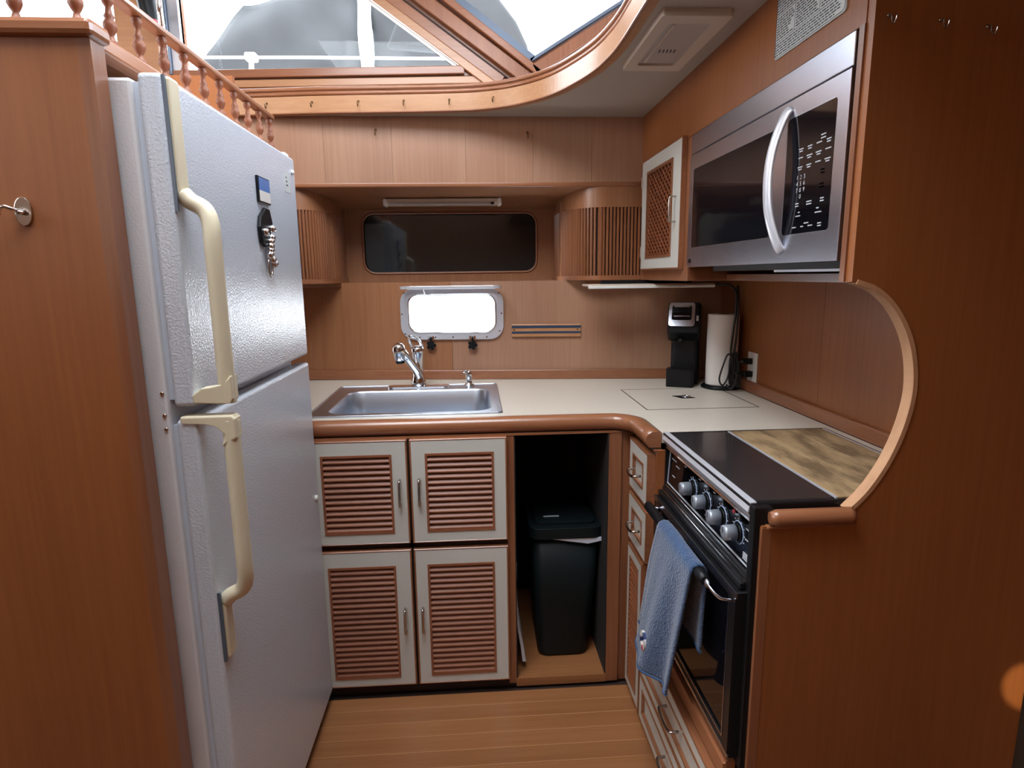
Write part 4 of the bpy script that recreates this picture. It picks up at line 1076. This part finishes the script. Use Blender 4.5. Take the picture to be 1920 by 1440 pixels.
# plugs and cords
def cord(name, pts, label, r=.0035, plug=None, cat='cord'):
    b = B(); tube(b, smooth_path(pts, 7), r, 8); o = obj(name, b, 'cord')
    tag(o, label, cat)
    if plug:
        y, z = plug
        obj('plug', box(B(), .994, 1.0253, y-.013, y+.013, z-.011, z+.011), 'black', o, bevel=.003)
    return o
cord('power_cord', [(.996, 2.155, 1.032), (.975, 2.17, 1.030), (.955, 2.175, 1.05), (.960, 2.178, 1.14), (.968, 2.182, 1.22), (.966, 2.20, 1.30), (.93, 2.28, 1.316)], 'black light cord running from outlet up to the light bar', .0042, (2.155, 1.032))
cord('power_cord', [(.996, 2.150, .985), (.975, 2.15, .980), (.960, 2.16, 1.0), (.948, 2.150, 1.045), (.930, 2.145, 1.06), (.912, 2.140, 1.02), (.900, 2.140, .97), (.915, 2.145, .945), (.935, 2.150, .97), (.945, 2.150, 1.03), (.960, 2.155, 1.06), (.975, 2.155, 1.02), (.968, 2.15, .96), (.95, 2.15, .93), (.935, 2.16, .945)], 'black appliance cord gathered in a loop before the paper towels', .0032, (2.150, .985))
b = B()
for i in range(7):
    a = i*.5
    pts = [(.952+.014*math.cos(t_+a*.3)*(.6+.06*i)+.004*i, 2.160+.004*math.sin(a), 1.0+.058*math.sin(t_)*(1+.03*i)) for t_ in [2*PI*j/18 for j in range(18)]]
    tube(b, pts, .003, 6, closed=True)
tube(b, smooth_path([(.960, 2.165, 1.05), (.972, 2.175, 1.13), (.976, 2.18, 1.24), (.978, 2.20, 1.31)], 6), .0045, 8)
tag(obj('coiled_cord', b, 'cord'), 'tight bundle of coiled black cord hanging in front of the outlet', 'cord')

# ================================================================== HOOKS
def cup_hook(loc, d, m_, label, s=1.0, grp='cup hooks'):
    """small hook; d = outward direction in plan"""
    d = Vector((d[0], d[1], 0)).normalized(); p = Vector(loc)
    b = B()
    pts = [p, p+d*.007*s, p+d*.010*s+Vector((0, 0, -.004*s)), p+d*.012*s+Vector((0, 0, -.014*s)), p+d*.017*s+Vector((0, 0, -.021*s)), p+d*.024*s+Vector((0, 0, -.017*s)), p+d*.026*s+Vector((0, 0, -.008*s))]
    tube(b, smooth_path(pts, 4), .0017*s, 7)
    lathe(b, [(.0045*s, 0), (.0035*s, .002*s)], p, d, 10)
    o = obj('cup_hook', b, m_); tag(o, label, 'hook', grp); return o
names = ['first', 'second', 'third', 'fourth', 'fifth', 'sixth']
for nm, (x, y, z) in zip(names, ((-.741, 2.394, 1.988), (-.573, 2.371, 1.988), (-.404, 2.358, 1.988), (-.239, 2.347, 1.988), (-.074, 2.332, 1.988), (.087, 2.297, 1.988))):
    cup_hook((x, y, z), (0 if x < 0 else -.3, -1), 'brass', 'small brass cup hook on the curved ceiling header, %s from the refrigerator' % nm, 1.0, 'cup hooks on the header')
cup_hook((-.358, 2.429, 1.906), (0, -1), 'brass', 'small brass cup hook on the fascia over the niche, nearer the refrigerator', 1.1, 'cup hooks on the fascia')
cup_hook((.219, 2.429, 1.897), (0, -1), 'brass', 'small brass cup hook on the fascia over the niche, nearer the microwave', 1.1, 'cup hooks on the fascia')
for nm, (x, z) in zip(('nearest the microwave', 'middle of three', 'farthest from the microwave'), ((.695, 1.772), (.785, 1.766), (.869, 1.757))):
    cup_hook((x, YP-.001, z), (0, -1), 'nickel', 'small brown hook on the right bulkhead, '+nm, .8, 'hooks on the bulkhead')
# door hook on the left bulkhead
dh = thing('door_hook', 'chrome hook and eye plate on the left teak bulkhead', 'hook', (-.717, 1.03, 1.46))
b = B(); plate(b, [(-.708+.0135*math.cos(a*PI/10), 1.466+.0225*math.sin(a*PI/10)) for a in range(20)], [], 'Y', 1.026, 1.0305); obj('plate', b, 'nickel', dh, bevel=.0015)
b = B(); tube(b, smooth_path([(-.705, 1.027, 1.466), (-.712, 1.012, 1.468), (-.722, 1.006, 1.472), (-.730, 1.006, 1.466), (-.733, 1.008, 1.459), (-.745, 1.010, 1.456), (-.775, 1.012, 1.452)], 5), .0030, 8); obj('hook', b, 'chrome', dh)
b = B(); lathe(b, [(.004, 0), (.003, .014)], (-.704, 1.027, 1.464), (-.3, -1, 0), 8); obj('stud', b, 'chrome', dh)

# ================================================================== FIDDLE RAIL WITH TURNED SPINDLES
rl = thing('fiddle_rail', 'low teak rail with turned spindles above the refrigerator', 'railing', (-.60, 1.5, 1.748))
b = B(); plate(b, [(1.05, 1.826), (1.955, 1.826), (1.955, 1.838), (1.05, 1.838)], [], 'X', -.612, -.586); obj('top_rail', b, 'trim_y', rl, bevel=.003)
b = B(); box(b, -2.0, -.586, 1.034, 1.060, 1.826, 1.838); obj('top_rail', b, 'trim_x', rl, bevel=.003)
sp = B(); lathe(sp, [(.0085, -.006), (.010, .004), (.006, .008), (.0045, .014), (.0075, .019), (.0105, .026), (.0105, .033), (.0065, .040), (.0085, .044), (.0055, .049), (.0045, .058), (.008, .064), (.0095, .070), (.007, .076), (.0075, .079)], (-.599, 1.047, 1.748), (0, 0, 1), 12)
s0 = obj('spindle', sp, 'slat', rl)
for y in [1.047+.0895*i for i in range(1, 11)]: shifted(s0, (0, y-1.047, 0), rl)
for i in range(1, 8): shifted(s0, (-.0895*i, 0, 0), rl)
# flashlight clipped to the post, chrome grab pole
fg = thing('flashlight', 'black flashlight with red ring clipped on the post beside the window', 'flashlight', (-1.24, 2.6, 2.4))
b = B(); lathe(b, [(.018, 0), (.026, .003), (.030, .020), (.033, .06), (.036, .12), (.036, .17)], (-1.245, 2.66, 2.345), (-.1, 0, 1), 18); obj('body', b, 'black', fg)
b = B(); lathe(b, [(.0285, .008), (.0305, .010), (.0305, .015), (.0285, .016)], (-1.245, 2.66, 2.345), (-.1, 0, 1), 18); obj('ring', b, 'red', fg)
b = B(); box(b, -1.26, -1.235, 2.69, 2.75, 2.40, 2.43); obj('clip', b, 'black', fg)
gp = B(); tube(gp, [(-1.155, 2.55, 2.034), (-1.155, 2.55, 2.79)], .011, 12)
tag(obj('grab_pole', gp, 'chrome'), 'slim chrome grab pole next to the flashlight', 'pole')

# ================================================================== OUTSIDE
cvx = thing('canvas_cover', 'grey canvas dodger cover seen outside the window', 'canvas', (-1.1, 3.8, 2.56))
def drape(outline, y, seed, name, parent, m_='canvas', bulge=.06):
    """cloth with real depth: outline in (x,z), bulging away from y"""
    b = B(); r_ = random.Random(seed); xs_ = [p[0] for p in outline]; zs_ = [p[1] for p in outline]
    tl, tr, br, bl = outline; n = 14; g = []
    for j in range(n+1):
        v = j/n; row = []
        for i in range(n+1):
            u = i/n
            x = (tl[0]*(1-u)+tr[0]*u)*(1-v)+(bl[0]*(1-u)+br[0]*u)*v
            z = (tl[1]*(1-u)+tr[1]*u)*(1-v)+(bl[1]*(1-u)+br[1]*u)*v
            yy = y+bulge*math.sin(u*PI)*math.sin(v*PI*.8)*-1+.022*math.sin(u*7+v*5+seed)+.012*math.sin(u*15-v*9)
            row.append(b.verts.new((x, yy, z)))
        g.append(row)
    for j in range(n):
        for i in range(n):
            f = b.faces.new((g[j][i], g[j][i+1], g[j+1][i+1], g[j+1][i])); f.smooth = True
    o = obj(name, b, m_, parent); md_ = o.modifiers.new('t', 'SOLIDIFY'); md_.thickness = .012
    return o
drape([(-1.27, 2.88), (-.63, 2.95), (-.625, 2.50), (-1.56, 2.50)], 3.8, 1, 'front_cloth', cvx)
drape([(-.545, 2.98), (-.30, 2.98), (.12, 2.50), (-.545, 2.50)], 3.8, 4, 'side_cloth', cvx)
b = B(); box(b, -.615, -.548, 3.74, 3.80, 2.45, 3.1); obj('pole', b, 'gel', cvx, bevel=.01)
cv2 = thing('canvas_hood', 'grey rounded canvas hood outside the second window', 'canvas', (.1, 3.6, 2.6))
b = B(); pth = [(-.45, 2.60), (-.25, 3.05), (.05, 2.95), (.18, 2.85), (.27, 2.74), (.33, 2.62), (.34, 2.55)]
plate(b, pth, [], 'Y', 3.6, 3.66); obj('cloth', b, 'canvas', cv2, bevel=.02, seg=3)
rp = thing('deck_rail', 'white metal deck rail crossing outside the big window', 'railing', (-.8, 3.6, 2.5))
b = B(); tube(b, [(-1.75, 3.55, 2.520), (-.9, 3.55, 2.527), (.0, 3.55, 2.527)], .008, 10); obj('rail', b, 'gel', rp)
b = B(); tube(b, [(-1.16, 3.55, 2.53), (-1.20, 3.55, 2.03)], .014, 10); obj('stanchion', b, 'gel', rp)
b = B(); box(b, -1.19, -1.13, 3.52, 3.58, 2.505, 2.545); obj('clamp', b, 'gel', rp, bevel=.01)
struct('deck_outside', box(B(), -3.2, 1.6, 2.95, 6.0, 2.0, 2.03), 'gel')
